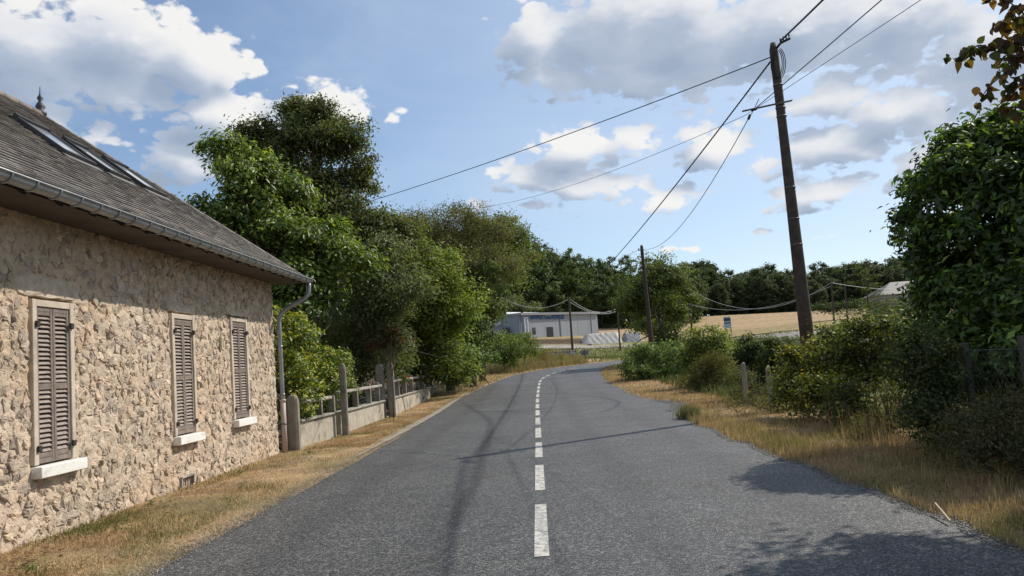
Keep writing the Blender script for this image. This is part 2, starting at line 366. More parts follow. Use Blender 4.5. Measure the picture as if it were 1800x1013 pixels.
def catmull(P, n):
    P = np.array(P, float); out = []
    for i in range(len(P)-1):
        p0, p1, p2, p3 = P[max(i-1, 0)], P[i], P[i+1], P[min(i+2, len(P)-1)]
        k = max(2, int(np.linalg.norm(p2-p1)*n))
        for t in np.linspace(0, 1, k, endpoint=False):
            out.append(0.5*((2*p1)+(-p0+p2)*t+(2*p0-5*p1+4*p2-p3)*t*t+(-p0+3*p1-3*p2+p3)*t**3))
    out.append(P[-1]); return np.array(out)
ROAD = [((-3.45, -14), (3.45, -14)), ((-3.45, 0), (3.42, 0)), ((-3.44, 8), (3.34, 8)), ((-3.42, 14), (3.22, 14)), ((-3.4, 18), (3.29, 17.6)), ((-3.42, 20), (3.34, 19.4)), ((-3.45, 22), (3.75, 20.8)), ((-3.5, 24), (4.1, 22.2)), ((-3.52, 25.5), (4.05, 24)),
        ((-3.55, 28), (3.6, 26.8)), ((-3.58, 31.5), (3.5, 31.4)), ((-3.47, 37.2), (3.5, 37.2)), ((-3.2, 43.3), (3.67, 43.4)), ((-2.65, 49), (4.0, 49)), ((-1.8, 55.9), (4.6, 54.9)), ((-.31, 62.5), (5.9, 60.2)), ((1.6, 67.3), (7.9, 64)),
        ((4.9, 73), (11, 67.3)), ((9.6, 79), (15, 71.5)), ((18, 86), (24, 79.5)), ((36, 95), (40, 88)), ((75, 104), (78, 97))]
both = catmull([(*a, *b) for a, b in ROAD], 2.2)
def poly_mask(x, y, Lp, Rp):
    """signed-ish distance inside a strip given by its two edges"""
    poly = np.r_[Lp, Rp[::-1]]; x = np.asarray(x); y = np.asarray(y); ins = np.zeros(x.shape, bool); dm = np.full(x.shape, 1e9)
    j = len(poly)-1
    for i in range(len(poly)):
        xi, yi = poly[i]; xj, yj = poly[j]
        c = ((yi > y) != (yj > y)) & (x < (xj-xi)*(y-yi)/((yj-yi) if abs(yj-yi) > 1e-12 else 1e-12)+xi); ins ^= c
        dx, dy = xj-xi, yj-yi; t = np.clip(((x-xi)*dx+(y-yi)*dy)/(dx*dx+dy*dy+1e-12), 0, 1)
        dm = np.minimum(dm, np.hypot(x-xi-t*dx, y-yi-t*dy)); j = i
    return np.where(ins, dm, -dm)
sub = both[::3] if (len(both)-1) % 3 == 0 else np.r_[both[::3], both[-1:]]
rd = lambda x, y: poly_mask(x, y, sub[:, :2], sub[:, 2:])
LANE = []
for (p, Y, w) in [((700, 616), 112, 2.0), ((860, 614), 116, 2.0), ((936, 611), 117, 2.0), ((1030, 611), 117, 2.0), ((1130, 607), 112, 2.0), ((1240, 600), 101, 2.0), ((1330, 591), 95, 2.0), ((1400, 582), 92, 2.0), ((1500, 571), 90, 2.0), ((1600, 562), 90, 2.0), ((1800, 550), 92, 2.0), ((2100, 540), 95, 2.0)]:
    q = aty(p, Y); LANE.append((q[0], q[1]-w, q[0], q[1]+w))
lane = catmull(LANE, 0.5)
def axis(spec):
    out = []
    for a, b, s in spec: out += list(np.arange(a, b, s))
    return np.array(out+[spec[-1][1]])
gx = axis([(-400, -100, 25), (-100, -30, 5), (-30, -8, 1.0), (-8, 8, .2), (8, 30, .8), (30, 110, 3), (110, 400, 20)])
gy = axis([(-80, 0, 8), (0, 4, 1), (4, 30, .2), (30, 80, .5), (80, 160, 1.5), (160, 280, 5), (280, 900, 40)])
GX, GY = np.meshgrid(gx, gy); H = height(GX, GY)
near = (GY < 110) & (GX > -12) & (GX < 80) & (GY > -20)
dist = np.full(GX.shape, -50.0); dist[near] = rd(GX[near], GY[near])
H = H - 0.07*np.clip(dist/0.25+0.3, 0, 1)
ldist = np.full(GX.shape, -50.0); nl = (GY > 80) & (GY < 130) & (abs(GX) < 90); ldist[nl] = poly_mask(GX[nl], GY[nl], lane[:, :2], lane[:, 2:])
H = H - 0.15*np.clip(ldist/1.0+0.2, 0, 1)
vr = (dist < -0.1) & (GY < 70); H = H + np.where(vr, (fbm(GX*1.3, GY*1.3, 4, 3)-.42)*0.10*np.clip(-dist/0.8, 0, 1), 0)
# the ground's own colours: straw verges, green patches, ploughed bank, stubble field, dark earth under the trees
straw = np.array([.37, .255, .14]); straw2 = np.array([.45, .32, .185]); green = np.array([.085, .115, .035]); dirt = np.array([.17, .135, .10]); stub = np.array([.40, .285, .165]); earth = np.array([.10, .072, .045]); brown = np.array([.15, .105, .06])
C = np.zeros(GX.shape+(3,)); n1 = fbm(GX*.8, GY*.8, 4, 11)[..., None]; n2 = fbm(GX*.12, GY*.12, 4, 21)[..., None]
C[:] = straw*(1-n1)+straw2*n1; k = np.clip((n1-.52)*5, 0, 1); C = C*(1-k*.6)+green*k*.6; k = np.clip((fbm(GX*2.1, GY*2.1, 3, 31)[..., None]-.58)*6, 0, 1); C = C*(1-k*.6)+dirt*k*.6
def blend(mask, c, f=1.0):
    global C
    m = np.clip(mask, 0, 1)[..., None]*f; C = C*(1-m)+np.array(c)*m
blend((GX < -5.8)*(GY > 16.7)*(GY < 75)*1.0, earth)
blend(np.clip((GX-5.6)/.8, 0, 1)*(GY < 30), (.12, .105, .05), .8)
blend(np.clip((GX-6)/3, 0, 1)*(GY > 20)*(GY < 92), (.13, .155, .055), .9)
blend(np.clip((GY-84)/6, 0, 1)*(GY < 122)*(GX > -2), (.17, .185, .065), .9)

blend(np.clip((GY-128)/8, 0, 1)*(GY < 150)*np.clip((n2[..., 0]+.2)*1.0, 0, 1), (.27, .225, .10), .8)
blend(np.clip((GY-146)/10, 0, 1)*(GX > 12), stub); blend(np.clip((GY-165)/6, 0, 1), stub)
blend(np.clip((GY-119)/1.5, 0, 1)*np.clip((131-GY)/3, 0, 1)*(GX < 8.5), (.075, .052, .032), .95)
lines = 0.5+0.5*np.sin(GY*.9+GX*.12+n2[..., 0]*5); C *= (1-.12*(GY > 140)*lines)[..., None]
blend(np.clip(1-abs(ldist+1.2)/1.2, 0, 1), (.38, .32, .23), .7)
blend(np.clip(1-abs(dist+.12)/.28, 0, 1)*(GX < 0)*(GY < 45), dirt, .9)
blend(np.clip(1-abs(dist+.05)/.25, 0, 1)*(GX > 0)*(GY < 60), dirt, .6)
blend(np.clip(1.3-np.hypot((GX-4.9)/1.3, (GY-21.8)/2.2), 0, 1)*(dist < 0), (.40, .31, .21), .9)
nyy, nxx = GX.shape; idx = np.arange(nyy*nxx).reshape(nyy, nxx)
FQ = np.stack([idx[:-1, :-1], idx[:-1, 1:], idx[1:, 1:], idx[1:, :-1]], -1).reshape(-1, 4)
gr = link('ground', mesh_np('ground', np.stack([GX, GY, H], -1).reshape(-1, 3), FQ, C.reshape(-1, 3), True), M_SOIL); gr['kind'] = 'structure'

def strip(name, L, Rr, mat, nc=14, dz=0.004, col=None, kind='structure', parent=None, alpha=None):
    L = np.asarray(L); Rr = np.asarray(Rr); u = np.linspace(0, 1, nc+1)
    X = L[:, None, 0]*(1-u)+Rr[:, None, 0]*u; Y = L[:, None, 1]*(1-u)+Rr[:, None, 1]*u; Z = height(X, Y)+dz
    i2 = np.arange(X.size).reshape(X.shape); Fq = np.stack([i2[:-1, :-1], i2[:-1, 1:], i2[1:, 1:], i2[1:, :-1]], -1).reshape(-1, 4)
    cc = np.ones((X.size, 3)) if alpha is None else np.repeat(np.broadcast_to(alpha(u, np.linspace(0, 1, len(L))), X.shape).reshape(-1, 1), 3, 1)
    if col is not None: cc = cc*np.array(col)
    o = link(name, mesh_np(name, np.stack([X, Y, Z], -1).reshape(-1, 3), Fq, cc, True), mat, parent)
    if kind: o['kind'] = kind
    return o
# ragged asphalt edges
Le = both[:, :2].copy(); Re = both[:, 2:].copy()
Le[:, 0] += (fbm(Le[:, 1]*1.5, 0*Le[:, 1], 4, 5)-.5)*.14; Re[:, 0] += (fbm(Re[:, 1]*1.5, 0*Re[:, 1]+7, 4, 6)-.5)*.34
road = strip('road', Le, Re, M_ASPH, 20, 0.004)
strip('side_lane', lane[:, :2], lane[:, 2:], material('lane_gravel', 0.9, (.33, .30, .255), 0.2, .5, 0, 1, 0.2, attr=False), 6, 0.02)

# centre line dashes, 2.25 m every 3.17 m
cen = catmull([(-.08, 0), (-.08, 12), (-.09, 24), (-.08, 31), (-.05, 34.2), (0, 39), (.12, 45.5), (.34, 49), (.75, 52.2), (1.4, 56), (2.3, 59.8), (3.4, 62.8), (4.9, 66), (7.3, 69.6), (11, 73.4), (18, 79)], 8)
arc = np.r_[0, np.cumsum(np.hypot(*np.diff(cen, axis=0).T))]
def at_arc(s): return np.array([np.interp(s, arc, cen[:, 0]), np.interp(s, arc, cen[:, 1])])
for k_ in range(-1, 24):
    s0 = 6.42+3.17*k_
    if s0+2.25 > arc[-1]-.3: break
    ss = np.linspace(s0, s0+2.25, 8); pts = np.array([at_arc(s) for s in ss]); tg = np.array([at_arc(s+.05)-at_arc(s-.05) for s in ss]); tg /= np.linalg.norm(tg, axis=1)[:, None]
    nr = np.c_[tg[:, 1], -tg[:, 0]]*.062
    o = strip('line_dash', pts-nr, pts+nr, M_LINE, 2, 0.009, kind=None, parent=road)
# soft dark streaks on the asphalt: one long curve, then tyre / bitumen marks
def streak(pts, w0, w1, amp=1.0):
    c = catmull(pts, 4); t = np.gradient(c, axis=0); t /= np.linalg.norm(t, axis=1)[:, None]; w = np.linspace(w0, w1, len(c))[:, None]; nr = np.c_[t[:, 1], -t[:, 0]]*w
    return strip('dark_streak', c-nr, c+nr, M_STREAK, 8, 0.0065, kind=None, parent=road, alpha=lambda u, v: amp*(np.sin(u*math.pi)**1.5)[None]*(np.clip(np.minimum(v, 1-v)*8, 0, 1))[:, None])
gp = lambda p: tuple(ground(p)[:2])
streak([gp((745, 1013)), gp((790, 930)), gp((828, 860)), gp((848, 800)), gp((860, 765)), gp((855, 735)), gp((812, 709))], .13, .19, .36)
streak([(-2.5, 26.4), (-1.2, 25.2), (-.3, 24.9), (.6, 25.2)], .22, .2, .45)
streak([(.8, 33), (2.0, 30), (2.6, 26), (2.0, 22.5), (1.2, 21)], .12, .12, .35)
streak([(-3.2, 29.5), (0, 30.2), (3.2, 29.4)], .07, .07, .5)
# pale cracked concrete edging on the left
ed = catmull([(-3.58, 14.5), (-3.58, 18), (-3.6, 24), (-3.66, 31), (-3.62, 36)], 3)
wob = (fbm(ed[:, 1]*2, ed[:, 1]*0, 3, 8)-.5)*.16
kw_ = np.clip((ed[:, 1]-14.3)/5, .08, 1)*np.clip((36.3-ed[:, 1])/4, .1, 1)
kb = strip('kerb_edging', ed-np.c_[(.12+wob)*kw_, 0*wob], ed+np.c_[(.11+wob*.5)*kw_, 0*wob], M_CONC, 4, 0.014, (.30, .265, .21))

# ------------------------------------------------------------------ leaf cloud builder
def norm(a): return a/(np.linalg.norm(a, axis=-1, keepdims=True)+1e-9)
def leaves_arrays(P, N, size, aspect, col, fold=.12, T=None):
    n = len(P); r = rng.normal(size=(n, 3)) if T is None else T+rng.normal(size=(n, 3))*.35
    t = norm(r-N*(r*N).sum(1)[:, None]); b = np.cross(N, t); s = size[:, None]
    v = np.stack([P-t*s*.5, P+b*s*aspect*.5+N*s*fold, P+t*s*.5, P-b*s*aspect*.5+N*s*fold], 1).reshape(-1, 3)
    i = np.arange(n)[:, None]*4
    f = np.concatenate([i+np.array([[0, 1, 2]]), i+np.array([[0, 2, 3]])], 1).reshape(-1, 3)
    return v, f, np.repeat(col, 4, 0)
BRIGHT = np.array([1.55, 1.5, 1.5])
def crown(blobs, clumps, per, crad, size, pal, aspect=.5, up=.5, inner=.35, bias=-.35, seed=0, tips=None, tipf=.15, hang=0, bump=.13, group=9, gr=None):
    """blobs: (centre, radii).  Leaf clumps spread over and inside the lobes, each its own tone"""
    r = np.random.default_rng(seed); C_ = np.array([b[0] for b in blobs]); Rr = np.array([b[1] if hasattr(b[1], '__len__') else (b[1],)*3 for b in blobs], float)
    w = (Rr[:, 0]*Rr[:, 2])**1.0; w = w/w.sum(); P = []; N = []
    tries = 0
    gr = crad*2.1 if gr is None else gr; want = max(3, clumps//group)
    while len(P) < want and tries < clumps*8:
        tries += 1; k = r.choice(len(blobs), p=w); d = r.normal(size=3); d /= np.linalg.norm(d)
        if d[2] < bias and r.random() < .8: continue
        q = r.random(); rad = 1+r.normal()*bump if q > inner else r.uniform(.3, .95)
        p = C_[k]+d*Rr[k]*rad
        e = (((p-C_)/Rr)**2).sum(1); e[k] = 9
        if q > inner and e.min() < .55: continue
        P.append(p); N.append(d)
    P = np.array(P); N = np.array(N)
    if group > 1:                      # each bough ends in a domed spray: clumps on its upper side, shade beneath
        gs = r.uniform(.55, 1.35, len(P)); gi_ = np.repeat(np.arange(len(P)), group); u = norm(r.normal(size=(len(gi_), 3))); u[:, 2] = np.abs(u[:, 2])*.9-.12
        bt = 1+r.normal(size=len(P))*.16
        P = P[gi_]+u*np.array([1, 1, .62])*(gs[gi_]*gr*r.uniform(.6, 1.05, len(gi_)))[:, None]; N = norm(N[gi_]*.5+u)
    n = len(P)
    tone = r.normal(size=n)*.12+((bt-1)[gi_] if group > 1 else 0); pc = r.integers(0, len(pal), n); pal = np.array(pal, float)
    m = per; idx = np.repeat(np.arange(n), m)
    cs = crad*r.uniform(.6, 1.35, n)
    off = r.normal(size=(n*m, 3))*cs[idx][:, None]*np.array([.62, .62, .48])
    LP = P[idx]+off; 
    if hang: LP[:, 2] -= hang*np.abs(off[:, :2]).sum(1)
    LN = norm(N[idx]*.55+np.array([0, 0, up])+r.normal(size=(n*m, 3))*.55+off/(crad+1e-6)*.35)
    sz = size*r.uniform(.6, 1.3, n*m)
    col = pal[pc[idx]]*np.clip(1+tone[idx]+r.normal(size=n*m)*.14, .45, 1.8)[:, None]
    if tips is not None:
        k = r.random(n*m) < tipf*np.clip(1+off[:, 2]/crad, 0, 2); col[k] = np.array(tips)*r.uniform(.7, 1.3, (k.sum(), 1))
    return leaves_arrays(LP, LN, sz, aspect, np.clip(col*BRIGHT, 0, 1), T=N[idx]*.8+np.array([0, 0, .3 if not hang else -.4]))
def join(parts):
    V = []; Fc = []; Cc = []; b = 0
    for v, f, c in parts: V.append(v); Fc.append(f+b); Cc.append(c); b += len(v)
    return np.concatenate(V), np.concatenate(Fc), np.concatenate(Cc)
def pxblob(p, Y, rp, sy=1.0, fat=1.0):
    c = aty(p, Y)
    if not hasattr(rp, '__len__'): rp = (rp, rp)
    return (c, (rp[0]*Y/F*sy, rp[0]*Y/F*fat, rp[1]*Y/F))
def limbs(base, top, targets, r0, seed=0, n=7):
    """tapered trunk with limbs that bend out to the lobes"""
    r = np.random.default_rng(seed); mb = MB(); base = np.array(base, float); top = np.array(top, float)
    bend = r.normal(size=3)*.15; bend[2] = 0
    tp = [base+(top-base)*t+bend*math.sin(t*3.1) for t in np.linspace(0, 1, 8)]; tp[0] = base-np.array([0, 0, .15])
    mb.tube(tp, [r0*1.35]+[r0*(1-.65*t) for t in np.linspace(.1, 1, 7)], 9)
    for q in targets:
        q = np.array(q, float); t0 = r.uniform(.4, .95); s = base+(top-base)*t0+bend*math.sin(t0*3.1); L = np.linalg.norm(q-s)
        mid = s+(q-s)*.5+np.array([0, 0, .12*L])+r.normal(size=3)*.06*L
        pts = [(1-t)**2*s+2*t*(1-t)*mid+t*t*q for t in np.linspace(0, 1, n)]; rr = max(.02, r0*.42*(1-t0*.4))
        mb.tube(pts, [rr*(1-.8*t) for t in np.linspace(0, 1, n)], 6)
    return mb.mesh('trunk', True)
def plant(name, label, cat, base, blobs, clumps, per, crad, size, pal, trunk=.12, mat=None, top=None, group=None, crown_name='crown', ntw=14, **kw):
    base = np.array(base, float); t = thing(name, label, cat, tuple(base), group); seed = kw.get('seed', 1)
    if crown_name == 'foliage': kw.setdefault('group', 3); kw.setdefault('gr', crad*1.1)
    v, f, c = crown(blobs, clumps, per, crad, size, pal, **kw)
    o = link(crown_name, mesh_np(crown_name, v, f, c), mat or M_LEAF, t)
    if trunk:
        cs = [b[0] for b in blobs]; r = np.random.default_rng(seed+5)
        zt = top if top is not None else np.mean(cs, 0)
        tg = cs+[cs[r.integers(len(cs))]+(r.normal(size=3))*np.array(blobs[0][1] if hasattr(blobs[0][1], '__len__') else (blobs[0][1],)*3)*.55 for _ in range(ntw)]
        link('trunk' if cat == 'tree' else 'stems', limbs(base, zt, tg, trunk, seed), M_BARK, t)
    return t

# ================================================================== THE STONE HOUSE
XW = -5.70                                     # street face of the wall
house = thing('stone_house', 'low rubble-stone house with closed louvred shutters and a tiled roof beside the road', 'house', (-8.7, 10, 0))
YA, YB, XB = 0.0, 16.66, -11.8
ZE = 3.76; XE = -4.99; MS = .796                # eave edge and roof slope
WIN = [(8.62, 9.24, .845, 2.63), (11.98, 12.62, .845, 2.67), (14.32, 14.98, .92, 2.74)]
# masonry core (openings cut as reveals) with lumpy lime mortar on the street face
def openings():
    return [(a-.10, b+.10, z0-.02, z1+.11) for a, b, z0, z1 in WIN]
ys = np.concatenate([np.arange(YA, 6, .1), np.arange(6, YB+.001, .03)]); ys[-1] = YB; zs = np.arange(-.3, 4.2, .03)
Yg, Zg = np.meshgrid(ys, zs); relief = (fbm(Yg*8, Zg*12, 4, 41)-.45)*.055
inside = np.zeros(Yg.shape, bool)
for a, b, z0, z1 in openings(): inside |= (Yg > a-.02) & (Yg < b+.02) & (Zg > z0-.02) & (Zg < z1+.02)
relief[inside] = -.09
tone = np.array([.60, .49, .375])*(0.86+.28*fbm(Yg*1.1, Zg*1.5, 4, 43))[..., None]
tone = tone*(1-.25*np.clip((fbm(Yg*.7, Zg*.9, 3, 47)-.5)*4, 0, 1)[..., None]*np.array([.2, .6, 1]))
ii = np.arange(Yg.size).reshape(Yg.shape); Fq = np.stack([ii[:-1, :-1], ii[:-1, 1:], ii[1:, 1:], ii[1:, :-1]], -1).reshape(-1, 4)
wallm = mesh_np('wall', np.stack([XW+relief, Yg, Zg], -1).reshape(-1, 3), Fq, tone.reshape(-1, 3), True)
wall = link('wall', wallm, M_MORTAR, house)
mb = MB(); mcol = (.50, .40, .30)
mb.box((XB, YA, -.3), (XB+.4, YB, 4.05), mcol); mb.box((XB+.4, YB-.4, -.3), (XW-.08, YB-.002, 4.05), mcol); mb.box((XB+.4, YA, -.3), (XW-.08, YA+.4, 4.05), mcol)
mb.box((XW-.5, YA+.4, -.3), (XW-.12, YB-.4, 4.05), (.05, .045, .04))
link('rear_wall', mb.mesh('rear_wall'), M_MORTAR, house)
# stones: Voronoi cells of the wall face, each a chipped block of its own
pts = []
zrow = .0
r = np.random.default_rng(3)
while zrow < 4.05:
    hrow = r.uniform(.07, .14); y = 4.6+r.uniform(0, .2)
    while y < YB-.05:
        w = r.uniform(.08, .27)*(1.0 if r.random() > .2 else .65)
        pts.append((y+w/2+r.normal()*.015, zrow+hrow/2+r.normal()*.025+.03*math.sin(y*1.7+zrow*3))); y += w
    zrow += hrow
pts = np.array(pts)
GUARD = [(a, b, z0, z1) for a, b, z0, z1 in openings()]
SPECIAL = [(8.28, 9.50, 2.755, 2.99), (11.85, 12.80, 2.785, 2.90), (14.25, 15.1, 2.855, 2.96)]       # lintel blocks above the openings
SILLS = [(a-.12, b+.16, z0-.17, z0) for a, b, z0, z1 in WIN]
VENT = (12.03, 12.47, .03, .19)
GUARD += SPECIAL+SILLS+[VENT]
def clip(poly, n, c):
    out = []
    for i in range(len(poly)):
        p, q = poly[i], poly[(i+1) % len(poly)]; dp, dq = p@n-c, q@n-c
        if dp <= 0: out.append(p)
        if dp*dq < 0: out.append(p+(q-p)*dp/(dp-dq))
    return out
PALS = np.array([(.48, .385, .30), (.44, .36, .28), (.53, .42, .32), (.41, .335, .26), (.50, .385, .295), (.57, .46, .355), (.38, .315, .25), (.44, .365, .285), (.51, .395, .28)])
def stone_mesh(poly, h, col, seed, tk=1.0):
    q = np.random.default_rng(seed); poly = np.array(poly); c = poly.mean(0)
    # resample the outline with chipped corners
    P = []
    for i in range(len(poly)):
        a, b = poly[i], poly[(i+1) % len(poly)]
        if np.linalg.norm(b-a) < .012: continue
        P += [a+(b-a)*.10, a+(b-a)*.5+q.normal(size=2)*.010, a+(b-a)*.90]
    P = np.array(P); P = P+q.normal(size=P.shape)*.005; k = len(P)
    if k < 6: return None
    tilt = q.normal(size=2)*.11*tk; base_ = XW+.0
    V = []
    for s, hh in ((1.03, -.03), (.95, h*.8), (.66, h)):
        for p in P:
            d = p-c; V.append((base_+hh+(tilt@d)*(hh > 0)+q.normal()*.0036*(hh > 0), c[0]+d[0]*s, c[1]+d[1]*s))
    V.append((base_+h*1.08+q.normal()*.006, c[0], c[1])); Fs = []
    for r0 in range(2):
        for j in range(k): jj = (j+1) % k; Fs.append((r0*k+j, r0*k+jj, (r0+1)*k+jj, (r0+1)*k+j))
    for j in range(k): Fs.append((2*k+j, 2*k+(j+1) % k, 3*k))
    return V, Fs, col
stones = []
for i, p in enumerate(pts):
    hit = False
    for (a, b, z0, z1) in GUARD:
        if a < p[0] < b and z0 < p[1] < z1: hit = True
    if hit: continue
    dd = np.hypot(pts[:, 0]-p[0], (pts[:, 1]-p[1])); nb = np.argsort(dd)[1:16]
    gap = r.uniform(.002, .013)
    poly = [np.array(v) for v in ((p[0]-.25, p[1]-.15), (p[0]+.25, p[1]-.15), (p[0]+.25, p[1]+.15), (p[0]-.25, p[1]+.15))]
    poly = clip(poly, np.array([1., 0]), YB-.01); poly = clip(poly, np.array([0, -1.]), .08); 
    for j in nb:
        if dd[j] > .7: break
        n_v = (pts[j]-p)/(dd[j]+1e-9); poly = clip(poly, n_v, n_v@(p+pts[j])/2-gap)
        if len(poly) < 3: break
    for (a, b, z0, z1) in GUARD:
        if len(poly) < 3: break
        g_ = .014
        if p[0] <= a and z0-.15 < p[1] < z1+.15: poly = clip(poly, np.array([1., 0]), a-g_) if z0 < p[1] < z1 or p[0] > a-.2 else poly
        elif p[0] >= b and z0-.15 < p[1] < z1+.15: poly = clip(poly, np.array([-1., 0]), -(b+g_)) if z0 < p[1] < z1 or p[0] < b+.2 else poly
        elif a < p[0] < b and p[1] >= z1 and p[1]-z1 < .25: poly = clip(poly, np.array([0, -1.]), -(z1+g_))
        elif a < p[0] < b and p[1] <= z0 and z0-p[1] < .25: poly = clip(poly, np.array([0, 1.]), z0-g_)
    if len(poly) < 3: continue
    A_ = np.array(poly); area = abs(np.dot(A_[:, 0], np.roll(A_[:, 1], 1))-np.dot(A_[:, 1], np.roll(A_[:, 0], 1)))/2
    if area < .003: continue
    col = PALS[r.integers(len(PALS))]*r.uniform(.88, 1.2)
    h = r.uniform(.003, .014) if r.random() > .3 else r.uniform(.012, .026)
    sm = stone_mesh(poly, h, col, int(1000+i))
    if sm: stones.append((area*5.7/p[0]**3*(1 if p[0] > 7.7 else .01), p, sm))
for (a, b, z0, z1) in SPECIAL:
    poly = [np.array(v) for v in ((a, z0+.01), (a+(b-a)*.3, z0), (a+(b-a)*.7, z0), (b, z0), (b-.02, z1), (a+(b-a)*.6, z1-.012), (a+(b-a)*.3, z1), (a+.03, z1-.02))]
    stones.append((9, np.array([a, z0]), stone_mesh(poly, .016, np.array((.56, .465, .36)), int(a*100), .05)))
stones.sort(key=lambda s: -s[0])
for s_ in stones[:299]:
    mb = MB(); v, f, c = s_[2]; mb.add(v, f, c); link('stone', mb.mesh('stone'), M_STONE, wall)
mb = MB()
for s_ in stones[299:]: mb.add(*s_[2])
so = link('stone', mb.mesh('stone'), M_STONE, wall); so['kind'] = 'stuff'
# window surrounds, sills and shutters
for wi, (a, b, z0, z1) in enumerate(WIN):
    mb = MB(); f = .085
    xo, xi_ = XW+.035, XW-.10
    mb.box((xi_, a-f, z0-.01), (xo, a-.004, z1+f)); mb.box((xi_, b+.004, z0-.01), (xo, b+f, z1+f)); mb.box((xi_, a-.004, z1+.004), (xo-.003, b+.004, z1+f-.002))
    link('window_frame', beveled(mb.mesh('window_frame'), .006), M_DRESSED, house)
    mb = MB(); mb.box((XW-.1, a-.11, z0-.155), (XW+.13, b+.15, z0-.025), (.80, .78, .74)); link('window_sill', beveled(mb.mesh('window_sill'), .008), M_PAINT, house)
    w = (b-a)/2; Hh = z1-z0; sc = tuple(np.array((.21, .168, .142))*(1.0, 1.12, .92)[wi])
    for side_ in (0, 1):
        y0 = a+side_*w+(.003 if side_ else 0); y1 = y0+w-.004; x0, x1 = XW-.02, XW+.015
        mb = MB(); st = .042
        mb.box((x0, y0, z0), (x1, y0+st, z1), sc); mb.box((x0, y1-st, z0), (x1, y1, z1), sc)
        mb.box((x0, y0+st, z0), (x1-.002, y1-st, z0+.115), sc); mb.box((x0, y0+st, z1-.095), (x1-.002, y1-st, z1), sc); zm = z0+Hh*.485
        mb.box((x0, y0+st, zm-.035), (x1-.002, y1-st, zm+.035), sc)
        for kx in range(7):                        # carved row on the top and bottom rails
            yy = y0+st+.02+kx*(w-2*st-.04)/6; 
            for zz in (z1-.05, z0+.06): mb.quadbox([(x1-.003, yy-.01, zz), (x1+.003, yy-.004, zz-.008), (x1+.003, yy+.012, zz+.004), (x1-.003, yy+.008, zz+.01)], [(x1-.003, yy-.01, zz+.004), (x1+.003, yy-.004, zz-.002), (x1+.003, yy+.012, zz+.010), (x1-.003, yy+.008, zz+.014)], (.10, .08, .07))
        sh = link('shutter', beveled(mb.mesh('shutter'), .003), M_WOOD, house, (0, 0, 0))
        mb = MB(); hw = (w-2*st)/2; mb.quadbox([(-.020, -hw, .017), (-.014, -hw, .024), (-.014, hw, .024), (-.020, hw, .017)], [(.013, -hw, -.020), (.019, -hw, -.013), (.019, hw, -.013), (.013, hw, -.020)], (.30, .25, .215))
        sm = mb.mesh('slat')
        for lo, hi in ((z0+.115, zm-.035), (zm+.035, z1-.095)):
            n = int(round((hi-lo)/.0535))
            for k_ in range(n): link('slat', sm, M_WOOD, sh, (x0+.015, (y0+y1)/2, lo+(k_+.5)*(hi-lo)/n+r.normal()*.0012)).rotation_euler = (r.normal()*.012, r.normal()*.05, 0)
        for zz in (z0+.17, z1-.20):
            mb = MB(); yh = (y0-.045, y0+.02) if side_ == 0 else (y1-.02, y1+.045)
            mb.box((XW+.034, yh[0], zz-.035), (XW+.062, yh[1], zz+.035), (.045, .038, .035)); link('hinge', beveled(mb.mesh('hinge'), .006), M_WOOD, sh)
    mb = MB(); mb.box((XW-.10, a, z0), (XW-.055, b, z1), (.02, .018, .016)); link('window_backing', mb.mesh('window_backing'), M_WOOD, house)
# small vent box at the foot of the wall and the little enamel thermometer plate
mb = MB(); a, b, z0, z1 = VENT
mb.box((XW-.05, a, z1-.025), (XW+.06, b, z1), (.42, .38, .32)); mb.box((XW-.05, a, z0), (XW+.05, a+.03, z1-.026), (.42, .38, .32)); mb.box((XW-.05, b-.03, z0), (XW+.05, b, z1-.026), (.42, .38, .32)); mb.box((XW-.05, a+.032, z0), (XW-.02, b-.032, z1-.03), (.015, .014, .013))
for k_ in range(4): mb.box((XW+.02, a+.08+k_*.08, z0), (XW+.03, a+.095+k_*.08, z1-.03), (.12, .10, .09))
link('air_vent', mb.mesh('air_vent'), M_CONC, house)
mb = MB(); mb.box((XW+.01, 13.74, 2.20), (XW+.06, 13.84, 2.44), (.66, .58, .42)); mb.box((XW+.061, 13.775, 2.23), (XW+.066, 13.79, 2.41), (.3, .2, .12)); link('wall_plate', beveled(mb.mesh('wall_plate'), .006), M_PLAIN, house)

# ---- roof: plain-tile courses on the street slope, hipped at the far end
XR = -8.74; ZR = ZE+MS*(XE-XR); YH = 17.0-(XE-XR)*.94; Y0 = 0.0
def rz(x): return ZE+MS*(XE-x)
mb = MB(); lo = .06; rc = (.09, .075, .065)
ed_, rg = XE+.02, XR
V = [(ed_, Y0, rz(ed_)-lo), (ed_, 17.0, rz(ed_)-lo), (XR, YH, ZR-lo), (XR, Y0, ZR-lo), (2*XR-ed_, Y0, rz(ed_)-lo), (2*XR-ed_, 17.0, rz(ed_)-lo)]
mb.add(V, [(0, 1, 2, 3), (3, 2, 5, 4), (1, 5, 2), (0, 3, 4), (0, 4, 5, 1)], rc)
roof = link('roof', mb.mesh('roof'), M_SLATE, house)
SKY = [(10.72, 11.50), (11.88, 12.52), (13.02, 13.80)]; SX0, SX1 = -6.62, -7.40
sl = math.hypot(1, MS); un = np.array([-1, 0, MS])/sl; nn = np.array([MS, 0, 1])/sl     # up-slope and outward
tile_list = []; length = (XE-XR)*sl; course = .115; nco = int(length/course); r = np.random.default_rng(9)
TP = np.array([(.20, .182, .165), (.23, .207, .185), (.17, .157, .146), (.25, .22, .195), (.195, .17, .15), (.155, .148, .142), (.225, .212, .198)])*.95
